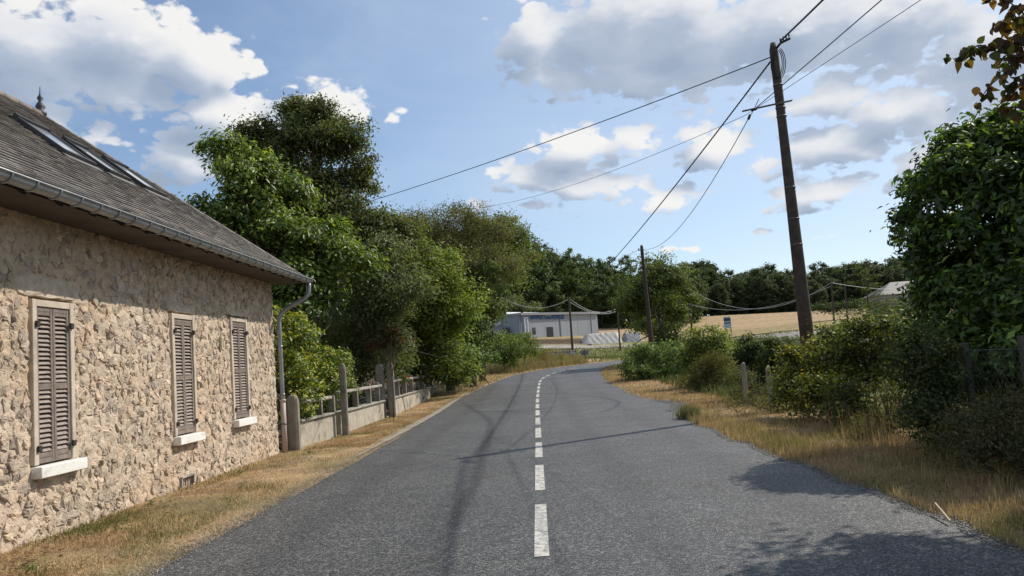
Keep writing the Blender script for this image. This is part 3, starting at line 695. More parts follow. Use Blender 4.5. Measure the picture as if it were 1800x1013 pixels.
for ci in range(nco+1):
    s0 = ci*course-.03; xc = XE-(s0+.05)/sl*1.0; yend = 17.0-(XE-xc)*.94; y = 5.2+(ci % 2)*.085+r.uniform(0, .01)
    while y < yend:
        w = .168+r.normal()*.004; y1 = min(y+w, yend+.03); 
        skip = any(a-.06 < (y+y1)/2 < b+.06 and SX1-.05 < xc < SX0+.05 for a, b in SKY)
        if not skip and y1-y > .04:
            L = course*1.5; up0 = .014+r.uniform(0, .006); g_ = .003
            o = np.array([XE, 0, ZE])+un*s0
            flare = .035*max(0, 1-ci/4)
            vs = []
            for (q, yy) in ((0, y+g_), (0, y1-g_), (L, y1-g_), (L, y+g_)):
                up1 = (up0+.012 if q == 0 else .0)+flare*(1-q/L*.3)
                p = o+un*min(q, length-s0)+nn*up1; vs.append((p[0], yy, p[2]))
            lowv = [tuple(np.array(v)-nn*.014) for v in vs]
            col = TP[r.integers(len(TP))]*r.uniform(.95, 1.32)
            tile_list.append((1/(y*y)*(1 if y > 7.6 else .01), (lowv, vs, col)))
        y += w
tile_list.sort(key=lambda t: -t[0])
for t_ in tile_list[:299]:
    mb = MB(); mb.quadbox(*t_[1]); link('roof_tile', mb.mesh('roof_tile'), M_SLATE, roof)
mb = MB()
for t_ in tile_list[299:]: mb.quadbox(*t_[1])
ro = link('roof_tile', mb.mesh('roof_tile'), M_SLATE, roof); ro['kind'] = 'stuff'
# ridge and hip cover tiles, finial
mb = MB()
def cover(p, q, n, rad):
    p = np.array(p); q = np.array(q)
    for i in range(n):
        a_ = p+(q-p)*i/n; b_ = p+(q-p)*(i+1.08)/n; mb.tube([a_, b_], [rad*.92, rad], 8, (.20, .17, .15))
cover((XR, Y0, ZR-.02), (XR, YH, ZR-.02), 36, .09); cover((ed_, 17.0, rz(ed_)-.01), (XR, YH, ZR-.02), 16, .055)
link('ridge_tile', mb.mesh('ridge_tile', True), M_SLATE, roof)
mb = MB(); q = np.array([XR, YH, ZR])
pr = [(0, .10), (.06, .11), (.10, .05), (.16, .085), (.22, .06), (.27, .025), (.33, .055), (.37, .03), (.42, .012), (.55, .006)]
mb.tube([q+np.array([0, 0, h-.02]) for h, _ in pr], [x for _, x in pr], 10, (.06, .06, .065)); link('finial', mb.mesh('finial', True), M_PLAIN, roof)
# roof windows
for (a, b) in SKY:
    mb = MB(); h = .085; fw = .055
    def P(x, y, hh): q = np.array([x, y, rz(x)])+nn*hh; return (q[0], y, q[2])
    def slab(x0, x1, y0, y1, h0, h1, c): mb.quadbox([P(x0, y0, h0), P(x0, y1, h0), P(x1, y1, h0), P(x1, y0, h0)], [P(x0, y0, h1), P(x0, y1, h1), P(x1, y1, h1), P(x1, y0, h1)], c)
    dk = (.055, .05, .05)
    slab(SX0, SX0-fw, a, b, 0, h, dk); slab(SX1+fw, SX1, a, b, 0, h+.02, dk); slab(SX0-fw-.002, SX1+fw+.002, a, a+fw, 0, h-.003, dk); slab(SX0-fw-.002, SX1+fw+.002, b-fw, b, 0, h-.003, dk)
    slab(SX0+.10, SX0+.002, a-.06, b+.06, .022, .034, (.17, .16, .155))
    rw = link('roof_window', mb.mesh('roof_window'), M_PLAIN, roof)
for_panes = []
for (a, b) in SKY:
    mb = MB(); slab_ = None; fw = .055
    def P(x, y, hh): q = np.array([x, y, rz(x)])+nn*hh; return (q[0], y, q[2])
    x0, x1 = SX0-fw-.004, SX1+fw+.004
    mb.quadbox([P(x0, a+fw+.002, .05), P(x0, b-fw-.002, .05), P(x1, b-fw-.002, .05), P(x1, a+fw+.002, .05)], [P(x0, a+fw+.002, .062), P(x0, b-fw-.002, .062), P(x1, b-fw-.002, .062), P(x1, a+fw+.002, .062)])
    link('roof_window_pane', mb.mesh('roof_window_pane'), M_GLASS, roof)
# boarded soffit, half-round zinc gutter, brackets, downpipe
mb = MB(); sof = (.012, .010, .009)
def rq(x, dz): return ZE+MS*(XE-x)+dz
for k_ in range(6):
    xa = XW-.06+k_*(XE-XW+.04)/6; xb = XW-.06+(k_+1)*(XE-XW+.04)/6-.006
    mb.quadbox([(xa, Y0, rq(xa, -.085)), (xb, Y0, rq(xb, -.085)), (xb, 16.98, rq(xb, -.085)), (xa, 16.98, rq(xa, -.085))], [(xa, Y0, rq(xa, -.068)), (xb, Y0, rq(xb, -.068)), (xb, 16.98, rq(xb, -.068)), (xa, 16.98, rq(xa, -.068))], sof)
mb.box((XE-.03, Y0, ZE-.10), (XE-.012, 16.98, ZE-.005), sof); link('soffit', mb.mesh('soffit'), M_WOOD, house)
mb = MB(); xa, xb = XW-.05, XE-.035; mb.quadbox([(xa, -.035, rq(xa, -.17)), (xb, -.035, rq(xb, -.15)), (xb, .035, rq(xb, -.15)), (xa, .035, rq(xa, -.17))], [(xa, -.035, rq(xa, -.088)), (xb, -.035, rq(xb, -.088)), (xb, .035, rq(xb, -.088)), (xa, .035, rq(xa, -.088))], (.035, .028, .024)); rfm = mb.mesh('rafter')
for k_ in range(19): link('rafter', rfm, M_WOOD, house, (0, 5.6+k_*.62, 0))
gxc, gzc, gr_ = XE+.045, ZE-.015, .082
mb = MB(); ysg = np.linspace(Y0, 17.02, 60); na = 9; VV = []; 
for yy in ysg:
    for t in np.linspace(0, math.pi, na): VV.append((gxc+gr_*math.cos(t), yy, gzc-gr_*math.sin(t)))
Ff = [(i*na+j, i*na+j+1, (i+1)*na+j+1, (i+1)*na+j) for i in range(59) for j in range(na-1)]
mb.add(VV, Ff); mb.tube([(gxc+gr_+.008, y, gzc+.004) for y in (Y0, 17.02)], .012, 8)
mb.add([(gxc, 17.02, gzc)]+[(gxc+gr_*math.cos(t), 17.02, gzc-gr_*math.sin(t)) for t in np.linspace(0, math.pi, na)], [(0, i+1, i+2) for i in range(na-1)])
gut = link('gutter', mb.mesh('gutter', True), M_ZINC, house)
y = 6.3
while y < 17:
    mb = MB(); mb.tube([(gxc+(gr_+.006)*math.cos(t), y, gzc-(gr_+.006)*math.sin(t)) for t in np.linspace(-.15, math.pi, 10)], .011, 6); link('gutter_bracket', mb.mesh('gutter_bracket', True), M_ZINC, gut); y += .38
mb = MB(); yd = 16.78
path = catmull([(gxc, 16.93, gzc-.06), (gxc, 16.92, gzc-.24), (gxc-.08, 16.90, gzc-.40), (XW+.22, 16.83, 3.10), (XW+.11, yd, 2.92), (XW+.10, yd, 2.6), (XW+.10, yd, 1.12)], 12)
mb.tube(path, .048, 12); 
for zz in (2.3, 1.25): mb.tube([(XW+.10, yd, zz-.02), (XW+.10, yd, zz+.02)], .056, 12)
link('downpipe', mb.mesh('downpipe', True), M_ZINC, house)
mb = MB(); mb.tube([(XW+.10, yd, -.05), (XW+.10, yd, 1.13)], .060, 12, (.42, .34, .31)); mb.tube([(XW+.10, yd, 1.09), (XW+.10, yd, 1.15)], .070, 12, (.42, .34, .31)); mb.tube([(XW+.10, yd, .60), (XW+.10, yd, .64)], .067, 12, (.2, .16, .15))
link('downpipe_foot', mb.mesh('downpipe_foot', True), M_PLAIN, house)

# ================================================================== GARDEN WALLS AND CONCRETE POSTS
def wall_run(label, p0, p1, zt, cap=.05, over=.06, th=.16, balpx=(), balX=None, rail=None, balz=None, group='low rendered walls along the verge'):
    p0 = np.array([*p0, 0.]); p1 = np.array([*p1, 0.]); d = p1-p0; L = np.linalg.norm(d); d /= L; nrm = np.array([-d[1], d[0], 0])  # towards the garden
    if nrm[0] > 0: nrm = -nrm
    t = thing('garden_wall', label, 'wall', tuple(p0), group)
    def bx(s0, s1, n0, n1, z0, z1, c, name, bev=.008, n=1):
        mb = MB(); q = lambda s, k, z: tuple(p0+d*s+nrm*k+np.array([0, 0, z]))
        mb.quadbox([q(s0, n0, z0), q(s0, n1, z0), q(s1, n1, z0), q(s1, n0, z0)], [q(s0, n0, z1), q(s0, n1, z1), q(s1, n1, z1), q(s1, n0, z1)], c)
        me = mb.mesh(name); 
        import bmesh
        bm = bmesh.new(); bm.from_mesh(me); bmesh.ops.recalc_face_normals(bm, faces=bm.faces[:]); bm.to_mesh(me); bm.free()
        return link(name, beveled(me, bev), M_CONC, t)
    bx(0, L, 0, th, -.2, zt-cap, (.42, .375, .30), 'wall_body')
    bx(-.02, L+.02, -over, th+over, zt-cap+.002, zt, (.33, .31, .26), 'coping')
    for i, s in enumerate(balpx):
        mb = MB(); q = p0+d*s+nrm*(th*.5); w = .075
        zz = balz
        vs0 = [tuple(q+d*a+nrm*b+np.array([0, 0, zt+.002])) for a, b in ((-w*.7, -w), (-w*.7, w), (w*.7, w), (w*.7, -w))]
        prev = vs0; 
        ring = [0, .86, .93, .98, 1.0]; sc = [1, 1, .93, .7, .35]
        vs = []
        for rr_, s_ in zip(ring, sc):
            for a, b in ((-w*.7, -w), (-w*.7, w), (w*.7, w), (w*.7, -w)): vs.append(tuple(q+d*a*s_+nrm*b*s_+np.array([0, 0, zt+.002+(zz-zt)*rr_])))
        fs = [(j*4+k, j*4+(k+1) % 4, j*4+4+(k+1) % 4, j*4+4+k) for j in range(4) for k in range(4)]+[(16, 17, 18, 19)]
        mb.add(vs, fs, (.24, .22, .18)); me = mb.mesh('baluster')
        import bmesh
        bm = bmesh.new(); bm.from_mesh(me); bmesh.ops.recalc_face_normals(bm, faces=bm.faces[:]); bm.to_mesh(me); bm.free()
        link('baluster', me, M_CONC, t)
    if rail: bx(rail[0], rail[1], th*.5-.085, th*.5+.085, rail[2]-.05, rail[2]+.035, (.36, .33, .28), 'handrail', .02)
    return t, p0, d, nrm
def s_of(px, p0, p1):
    """distance along the run at which the photo column px is met"""
    p0 = np.array(p0); p1 = np.array(p1); best = 0; L = np.linalg.norm(p1-p0)
    ss = np.linspace(0, L, 400); e_ = [abs(proj((*(p0+(p1-p0)*s/L), 1.0))[0]-px) for s in ss]; return float(ss[int(np.argmin(e_))])
a0, a1 = (-5.42, 17.35), (-5.32, 20.05)
wall_run('low rendered wall overgrown by the laurel hedge, next to the house corner', a0, a1, .64, balpx=[s_of(x, a0, a1) for x in (548, 566, 588)], rail=(.5, 2.55, 1.03), balz=1.08)
b0, b1 = (-5.28, 20.4), (-5.25, 26.0)
wall_run('low rendered wall with handrail and three concrete uprights before the gate gap', b0, b1, .62, balpx=[s_of(x, b0, b1) for x in (629, 652, 667)], rail=(.05, 5.5, 1.12), balz=1.24)
c0, c1 = (-5.1, 26.9), (-5.22, 37.2)
wall_run('long low rendered wall with five concrete uprights under red flowers', c0, c1, .66, balpx=[s_of(x, c0, c1) for x in (702, 714, 726, 737, 745)], rail=(.1, 9.6, 1.22), balz=1.34)
d0, d1 = (-5.35, 37.5), (-5.55, 41.6)
wall_run('short stepped end of the rendered wall against the ivy', d0, d1, .52, balpx=[s_of(x, d0, d1) for x in (753, 759)], rail=(.2, 3.2, 1.10), balz=1.2)
def post(p, X, zt, w, label, round_=True):
    q = np.array(p, float); t = MB(); k = []
    prof_ = [(0, 1), (.88, .97), (.94, .9), (.98, .6), (1.0, .2)]
    vs = []; 
    for h, s in prof_:
        for a, b in ((-1, -.6), (-.6, -1), (.6, -1), (1, -.6), (1, .6), (.6, 1), (-.6, 1), (-1, .6)): vs.append((q[0]+a*w*s, q[1]+b*w*.8*s, q[2]-.1*(h == 0)+h*zt))
    fs = [(j*8+k, j*8+(k+1) % 8, j*8+8+(k+1) % 8, j*8+8+k) for j in range(4) for k in range(8)]+[tuple(range(32, 40))]
    t.add(vs, fs, (.25, .225, .185)); o = link('concrete_post', t.mesh('concrete_post'), M_CONC)
    return tag(o, label, 'post', 'tall round-topped concrete posts of the garden fence')
post((-5.50, 17.15, 0), 0, 1.22, .13, 'squat concrete post beside the downpipe at the house corner')
post((-5.08, 20.05, 0), 0, 1.88, .085, 'tall slim concrete post rising out of the laurel hedge')
post((-5.38, 26.25, 0), 0, 1.86, .135, 'tall concrete gate post on the house side of the gate gap')
post((-5.03, 26.3, 0), 0, 1.90, .12, 'tall concrete gate post on the far side of the gate gap')

# ================================================================== TREES AND SHRUBS, LEFT SIDE
G_MAG = [(.085, .125, .030), (.065, .10, .026), (.11, .15, .035), (.05, .08, .022)]
G_OLV = [(.065, .085, .030), (.085, .105, .038), (.055, .07, .026), (.08, .085, .034)]
G_SAGE = [(.10, .12, .060), (.085, .105, .05), (.12, .135, .065), (.07, .09, .04)]
G_YEL = [(.10, .135, .028), (.08, .115, .025), (.13, .155, .035)]
G_IVY = [(.07, .105, .035), (.09, .13, .045), (.055, .085, .028)]
G_DRY = [(.115, .095, .055), (.09, .085, .045), (.13, .10, .06), (.08, .085, .038)]
G_LAU = [(.055, .085, .022), (.07, .105, .026), (.085, .125, .030), (.045, .07, .02)]
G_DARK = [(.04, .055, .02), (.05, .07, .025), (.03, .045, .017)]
def B(p, Y, r, **k): return pxblob(p, Y, r, **k)
def base_of(px, Y, z=None):
    q = aty((px, 600), Y); return (q[0], Y, hz(q[0], Y) if z is None else z)

def offs(px, py, Y): q = aty((px, py), Y); return (q[0], Y, hz(q[0], Y))
plant('broadleaf_tree', 'bright green large-leaved tree rising just behind the house roof', 'tree', offs(500, 600, 21.5),
      [B((400, 285), 21, 26), B((388, 270), 21, 14), B((430, 305), 21.5, 26), B((362, 382), 21.5, 24), B((420, 365), 21.5, 40), B((450, 330), 22, 34), B((505, 345), 23, 34), B((430, 430), 21.5, 46), B((495, 430), 21.5, 50), B((560, 440), 22, 46), B((606, 470), 22, 32), B((520, 510), 21, 46), B((575, 520), 22, 34), B((500, 560), 21, 40)],
      700, 52, .30, .17, G_MAG, .17, mat=M_GLOSS, aspect=.42, up=.55, seed=11, tips=(.21, .25, .055), tipf=.24, hang=.15, inner=.3)
plant('tall_tree', 'tallest tree of the roadside row, olive-green crown with sky showing between its forks', 'tree', offs(560, 600, 29),
      [B((540, 218), 29, 38), B((560, 250), 29, 46), B((520, 265), 29, 34), B((612, 258), 29.5, 32), B((622, 305), 29, 24), B((452, 240), 29, 26), B((470, 265), 29.5, 34), B((430, 300), 30, 30), B((500, 330), 28.5, 40), B((565, 322), 28.7, 32), B((605, 345), 29, 32), B((590, 385), 28.5, 48), B((640, 420), 28.5, 48), B((540, 370), 28.5, 46), B((480, 400), 29, 60), B((560, 470), 29, 76), B((690, 440), 29.5, 40)],
      2200, 46, .33, .15, G_OLV, .30, aspect=.5, up=.45, seed=12, tips=(.15, .14, .055), tipf=.12, inner=.25, ntw=26)
plant('weeping_cypress', 'sage-green tree with drooping sprays above the concrete gate posts', 'tree', offs(600, 640, 29.5),
      [B((672, 480), 27.5, (55, 62)), B((700, 540), 27, (46, 66)), B((640, 560), 28, (60, 80)), B((690, 620), 27.5, (36, 44)), B((620, 640), 28.5, (60, 50)), B((712, 600), 27, (30, 30)), B((600, 580), 29, 60)],
      900, 60, .34, .13, G_SAGE, .16, aspect=.42, up=.35, seed=13, tips=(.17, .19, .09), tipf=.10, hang=.35, inner=.35)
dead = plant('dead_spray', 'rust-brown dead branch hanging in the sage-green tree', 'branch', offs(684, 600, 25.8), [B((684, 596), 26.0, (20, 14)), B((668, 612), 26.0, (13, 15))], 10, 34, .16, .12, [(.10, .05, .03), (.08, .045, .025)], .02, top=aty((680, 605), 26), aspect=.35, hang=.5, seed=14, ntw=4)
plant('maple_tree', 'yellow-green bushy tree overhanging the stepped end of the garden wall', 'tree', offs(735, 660, 37),
      [B((752, 478), 35, (46, 36)), B((790, 510), 34.5, (38, 42)), B((735, 540), 35.5, (50, 60)), B((775, 590), 35.5, (42, 60)), B((740, 630), 36, (45, 45)), B((805, 560), 36, (26, 60)), B((800, 640), 36, (24, 40))],
      620, 56, .40, .16, G_YEL, .2, aspect=.6, up=.7, seed=15, tips=(.20, .22, .05), tipf=.12, inner=.3)
plant('dry_hedge_tree', 'brownish half-dry hornbeam with upright twigs standing above the hedge row', 'tree', offs(790, 660, 42),
      [B((752, 425), 42, (44, 50)), B((800, 412), 42, (46, 44)), B((848, 420), 43, (40, 46)), B((722, 415), 42, (26, 34)), B((790, 480), 42, (66, 50)), B((860, 470), 43, (38, 46))],
      760, 50, .44, .13, G_DRY, .22, aspect=.4, up=.25, seed=16, inner=.3, tips=(.12, .14, .05), tipf=.3, ntw=30)
plant('ivy_tree', 'ivy-wrapped tree whose leaves fall like a curtain to the roadside grass', 'tree', offs(830, 660, 44),
      [B((836, 520), 43, (30, 50)), B((830, 590), 43, (28, 46)), B((812, 640), 41, (28, 34)), B((842, 630), 46, (14, 34)), B((795, 650), 39, (22, 26))],
      520, 52, .34, .15, G_IVY, .2, aspect=.75, up=.3, seed=17, tips=(.15, .19, .07), tipf=.12, inner=.25)
plant('ash_tree', 'round green tree ending the roadside row nearest the grey garage', 'tree', offs(845, 650, 50),
      [B((885, 425), 50, (34, 36)), B((905, 455), 51, (26, 36)), B((875, 490), 49, (36, 44)), B((852, 550), 48, (22, 40)), B((895, 490), 52, (18, 26)), B((840, 600), 48, (16, 44))],
      460, 52, .46, .17, [(.09, .115, .032), (.07, .095, .028), (.11, .125, .04)], .2, aspect=.5, up=.5, seed=18, tips=(.15, .17, .05), inner=.3)
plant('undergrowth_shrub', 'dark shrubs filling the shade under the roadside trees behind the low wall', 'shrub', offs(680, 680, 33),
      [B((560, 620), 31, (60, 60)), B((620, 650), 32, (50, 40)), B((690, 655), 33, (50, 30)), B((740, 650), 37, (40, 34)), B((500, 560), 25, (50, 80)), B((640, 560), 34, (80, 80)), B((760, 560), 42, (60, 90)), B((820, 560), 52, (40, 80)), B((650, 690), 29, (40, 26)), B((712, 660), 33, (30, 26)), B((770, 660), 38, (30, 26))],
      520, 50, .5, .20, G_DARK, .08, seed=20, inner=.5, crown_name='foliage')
plant('laurel_hedge', 'glossy variegated laurel hedge spilling over the low wall beside the downpipe', 'hedge', (-6.2, 19, 0),
      [((-6.25, 18.0, 2.45), (.75, .75, .75)), ((-6.3, 18.8, 2.3), (.85, .95, .8)), ((-6.15, 18.2, 1.4), (.75, .9, .9)), ((-6.05, 19.4, 1.6), (.7, .9, .9)), ((-6.2, 20.4, 1.7), (.7, .8, .8)), ((-5.55, 18.3, .75), (.28, .5, .3)), ((-5.6, 18.0, 1.1), (.3, .5, .4)), ((-7.2, 19, 2.0), (.9, 1.2, 1.1))],
      520, 36, .17, .115, G_LAU, .06, mat=M_GLOSS, aspect=.45, up=.5, seed=21, tips=(.27, .27, .04), tipf=.34, crown_name='foliage', bump=.09)
plant('box_hedge', 'rounded yellow-green clipped shrub at the end of the laurel hedge', 'shrub', (-5.9, 22.3, 0),
      [((-6.0, 22.2, 1.75), (.55, .7, .62)), ((-5.95, 22.4, 1.1), (.5, .6, .6))], 190, 34, .15, .09, [(.10, .14, .03), (.13, .17, .035)], .05, mat=M_GLOSS, aspect=.5, up=.5, seed=22, tips=(.22, .25, .05), tipf=.2, crown_name='foliage', bump=.08)
def small(name, label, px, Y, blobs, clumps, per, crad, size, pal, **k):
    return plant(name, label, k.pop('cat', 'shrub'), offs(px, 640, Y), [B(b[0], Y+b[2], b[1]) for b in blobs], clumps, per, crad, size, pal, k.pop('trunk', .03), crown_name='foliage', **k)
small('round_bush', 'dark rounded bush left of the garage, at the outer edge of the bend', 886, 62, [((890, 618), (27, 26), 0), ((884, 632), (26, 15), 0)], 260, 36, .34, .15, G_LAU, seed=31, tips=(.13, .17, .04), tipf=.25, bump=.07)
small('light_bush', 'lighter green bush growing behind the dark rounded bush', 918, 68, [((916, 606), (24, 17), 0), ((926, 620), (18, 16), 0)], 150, 34, .34, .15, G_YEL, seed=32)
small('flowering_plant', 'red-flowered pot plant above the long low wall', 708, 29, [((702, 668), (12, 9), .0), ((690, 672), (9, 8), 0)], 40, 30, .12, .07, [(.07, .11, .03), (.09, .12, .035)], seed=33, trunk=.012, tips=(.55, .03, .03), tipf=.0)
small('geranium', 'small red geranium flowers above the concrete uprights', 716, 31, [((714, 664), (9, 3), 0)], 8, 20, .10, .06, [(.55, .025, .03), (.4, .02, .03), (.08, .11, .03)], seed=34, trunk=.01, cat='flower')
small('olive_shrub', 'pale grey-green tree peeping over the left end of the garage roof', 905, 165, [((900, 540), (30, 18), 0), ((925, 545), (18, 13), 0), ((880, 548), (20, 14), 0)], 160, 30, .9, .4, [(.13, .15, .075), (.11, .13, .06)], seed=35, cat='tree', trunk=.2)

# ================================================================== RIGHT SIDE: laurel mass, overhanging branch, brambles, ivy, fence
plant('cherry_laurel', 'big dark cherry laurel towering over the wire fence on the right', 'hedge', (7.0, 11.2, 0),
      [((6.62, 11.5, 3.4), (.8, 1.0, .85)), ((6.5, 11.2, 2.5), (.8, .9, .9)), ((7.4, 11.8, 3.75), (1.1, 1.2, .95)), ((7.4, 10.8, 2.7), (1.2, 1.0, 1.1)), ((8.6, 11.5, 3.8), (1.3, 1.4, 1.05)), ((6.9, 10.2, 1.9), (.9, .8, .8)), ((8.5, 10.2, 2.7), (1.4, 1.2, 1.2)), ((6.35, 11.4, 1.8), (.6, .8, .7)), ((6.75, 9.3, 2.1), (.8, .9, .85)), ((7.5, 9.7, 2.9), (1.0, 1.0, .9)), ((7.3, 9.6, 1.3), (1.3, 1.0, 1.0)), ((6.8, 11.0, 1.1), (1.0, .9, .9)), ((6.6, 9.7, 1.1), (.9, .9, .8)), ((7.7, 10.6, .7), (1.6, 1.2, .9))],
      3000, 40, .17, .125, [(.040, .066, .020), (.058, .095, .026), (.036, .06, .018), (.07, .115, .028)], .09, mat=M_GLOSS, aspect=.46, up=.55, seed=41, tips=(.15, .23, .04), tipf=.14, crown_name='foliage', bump=.07, inner=.2, gr=.16)
# the lime tree out of the frame whose branch hangs in at the top right
lime = plant('lime_tree', 'tree leaning in from the right with its canopy above the laurel', 'tree', (9.2, 8.4, 0),
      [((6.9, 8.5, 4.9), (.7, .6, .55)), ((7.7, 8.5, 5.2), (1.0, .8, .7)), ((9.0, 8.8, 5.7), (1.5, 1.0, 1.0)), ((7.4, 8.0, 4.3), (.6, .5, .5))],
      240, 30, .24, .12, [(.06, .075, .025), (.08, .09, .03), (.10, .075, .03)], .16, aspect=.75, up=.5, seed=42)
br = thing('lime_branch', 'hanging branch with curled brown and amber leaves at the top right corner', 'branch', (7.6, 8.2, 5.0))
r = np.random.default_rng(5)
mb = MB(); YB_ = 8.0
twigs = [[(1900, 120), (1830, 110), (1770, 95), (1735, 88), (1700, 98), (1675, 104)], [(1870, 60), (1820, 40), (1775, 5), (1738, -6)], [(1790, 95), (1765, 130), (1740, 150), (1722, 178)], [(1820, 110), (1795, 145), (1770, 180)], [(1800, 30), (1770, 35), (1757, 45)], [(1740, 86), (1722, 80), (1690, 92)], [(1840, 150), (1800, 175), (1780, 200)], [(1830, 60), (1790, 70), (1765, 66)], [(1850, 110), (1810, 125), (1785, 140), (1768, 160)], [(1860, 80), (1820, 78), (1790, 60), (1780, 45)], [(1880, 20), (1850, -20), (1800, -40)]]
spots = []
for ti, tw in enumerate(twigs):
    P = [aty(p, YB_+.06*math.sin(i*2+ti)) for i, p in enumerate(tw)]; P = catmull(P, 14); mb.tube(P, np.linspace(.014, .004, len(P)), 6)
    for k_ in range(3 if ti in (0, 2, 3) else 2, len(P)): spots.append((P[k_], (k_-1)/len(P), ti))
link('twig', mb.mesh('twig', True), M_BARK, br)
LPAL = [(.075, .05, .035), (.055, .04, .03), (.10, .055, .03), (.05, .055, .025), (.07, .075, .025), (.30, .17, .03), (.34, .20, .035), (.12, .07, .04)]
def big_leaf(P, n, t, s, c, curl):
    n = n/np.linalg.norm(n); t = t-n*t.dot(n); t /= np.linalg.norm(t); b = np.cross(n, t); vs = []; 
    shape = [(0, 0), (.10, .30), (.35, .46), (.65, .36), (.88, .14), (1.03, 0), (.88, -.14), (.65, -.36), (.35, -.46), (.10, -.30)]
    for u, w in shape: vs.append(tuple(P+t*s*u+b*s*w*(1-curl*.4)+n*s*(abs(w)*curl*.9-u*u*curl*.4)))
    vs.append(tuple(P+t*s*.5-n*s*curl*.1)); m = MB(); m.add(vs, [(i, (i+1) % 10, 10) for i in range(10)], c); return m
nl_ = 0
r.shuffle(order := list(range(len(spots))))
for (p, fr, ti) in [spots[i] for i in order]:
    for _ in range(3 if fr > .15 else 2):
        if nl_ >= 298: break
        if ti != 0 or p[0] > 4.7 or True:
            d = r.normal(size=3)*np.array([.5, .5, .4])+np.array([-.15, 0, -.75]); n = r.normal(size=3)+np.array([-.3, -1.0, .3]); amber = r.random() < .13
            c = np.array(LPAL[r.integers(5, 7)] if amber else LPAL[r.choice([0, 1, 2, 3, 4, 7])])*r.uniform(.75, 1.25)
            s = r.uniform(.08, .155)*(.75 if fr > .8 else 1)
            m = big_leaf(p+r.normal(size=3)*.035, n, d, s, tuple(c), r.uniform(.1, .9)); link('leaf', m.mesh('leaf', True), M_LEAF, br); nl_ += 1
# shrubs along the fence, far to near
small('elder_bush', 'low pale-green elder bush at the inside of the bend, below the second utility pole', 1160, 40, [((1140, 640), (33, 28), 0), ((1172, 632), (36, 30), 0), ((1195, 650), (30, 30), -1), ((1120, 655), (22, 18), -1)], 300, 40, .28, .14, [(.10, .14, .045), (.075, .115, .04), (.12, .16, .055)], seed=51, tips=(.19, .23, .08), aspect=.55)
small('buddleia', 'tall yellow-green shrub right of the elder with a brownish broom at its foot', 1245, 31, [((1240, 603), (28, 26), 0), ((1225, 625), (24, 26), 0), ((1264, 612), (22, 26), 0), ((1250, 640), (36, 30), 0)], 300, 40, .22, .12, [(.12, .15, .04), (.09, .125, .035), (.15, .175, .045)], seed=52, tips=(.25, .26, .06), tipf=.2, aspect=.5)
small('broom_bush', 'dark brownish-green broom at the foot of the yellow-green shrub', 1258, 28, [((1255, 655), (30, 30), 0), ((1240, 670), (26, 20), 0), ((1280, 668), (18, 22), 0)], 190, 44, .22, .12, [(.08, .075, .03), (.06, .065, .025), (.10, .085, .04)], seed=53, aspect=.16)
for (nm, lb, px, Y, bl, sd_) in [('ivy_stump', 'left ivy-smothered stump between the grey fence posts', 1322, 22.5, [((1322, 628), (20, 30), 0), ((1318, 655), (16, 26), 0)], 54), ('ivy_stump', 'right rounder ivy-smothered stump behind the grey fence post', 1362, 21.5, [((1362, 634), (19, 30), 0), ((1360, 662), (19, 22), 0)], 55)]:
    small(nm, lb, px, Y, bl, 150, 36, .13, .075, G_DARK, seed=sd_, tips=(.13, .15, .05), tipf=.05, aspect=.8, up=.1, trunk=.08)
small('bramble', 'yellow-green bramble climbing around the foot of the near utility pole', 1425, 16.2, [((1400, 632), (18, 20), 0), ((1450, 622), (28, 26), 0), ((1425, 665), (34, 34), 0), ((1465, 640), (26, 36), 0), ((1430, 705), (42, 36), -.8), ((1395, 700), (28, 30), -.4), ((1398, 660), (16, 30), .3), ((1480, 606), (20, 22), 0)], 420, 30, .17, .075, [(.11, .13, .032), (.08, .105, .028), (.14, .16, .036), (.06, .07, .025), (.15, .13, .035)], seed=56, tips=(.26, .25, .05), tipf=.14, aspect=.7, inner=.5, bump=.22)
small('hazel_bush', 'dense mixed bush with dark hollow centre between the utility pole and the slim sapling', 1515, 14.2, [((1500, 592), (38, 26), 0), ((1540, 600), (34, 24), 0), ((1560, 580), (24, 24), .6), ((1500, 650), (40, 40), .4), ((1545, 660), (30, 44), .5), ((1490, 715), (44, 34), -.3), ((1520, 740), (34, 30), -.6)], 420, 32, .17, .08, [(.075, .10, .028), (.055, .075, .024), (.10, .125, .035), (.05, .055, .024)], seed=57, tips=(.19, .20, .06), tipf=.14, aspect=.6, inner=.45, bump=.2)
small('wild_rose', 'dark dog-rose bush with a few yellow leaves in front of the laurel', 1640, 9.7, [((1628, 625), (34, 34), 0), ((1635, 680), (38, 46), 0), ((1625, 740), (46, 42), -.2), ((1655, 770), (32, 30), -.3), ((1600, 640), (16, 40), .2)], 330, 32, .13, .055, [(.055, .075, .028), (.07, .09, .03), (.045, .058, .022)], seed=58, tips=(.30, .24, .04), tipf=.012, aspect=.6, inner=.45, bump=.18)
small('shade_weeds', 'tangle of shaded weeds and seed heads below the wire fence', 1745, 8.3, [((1725, 750), (46, 36), 0), ((1785, 745), (46, 40), 0), ((1750, 790), (60, 40), -.3), ((1830, 760), (60, 60), -.2), ((1700, 790), (40, 30), -.1), ((1840, 820), (50, 40), -.6)], 300, 30, .16, .055, [(.085, .08, .04), (.06, .07, .03), (.12, .095, .05), (.05, .055, .028)], seed=59, aspect=.3, inner=.5, bump=.25)
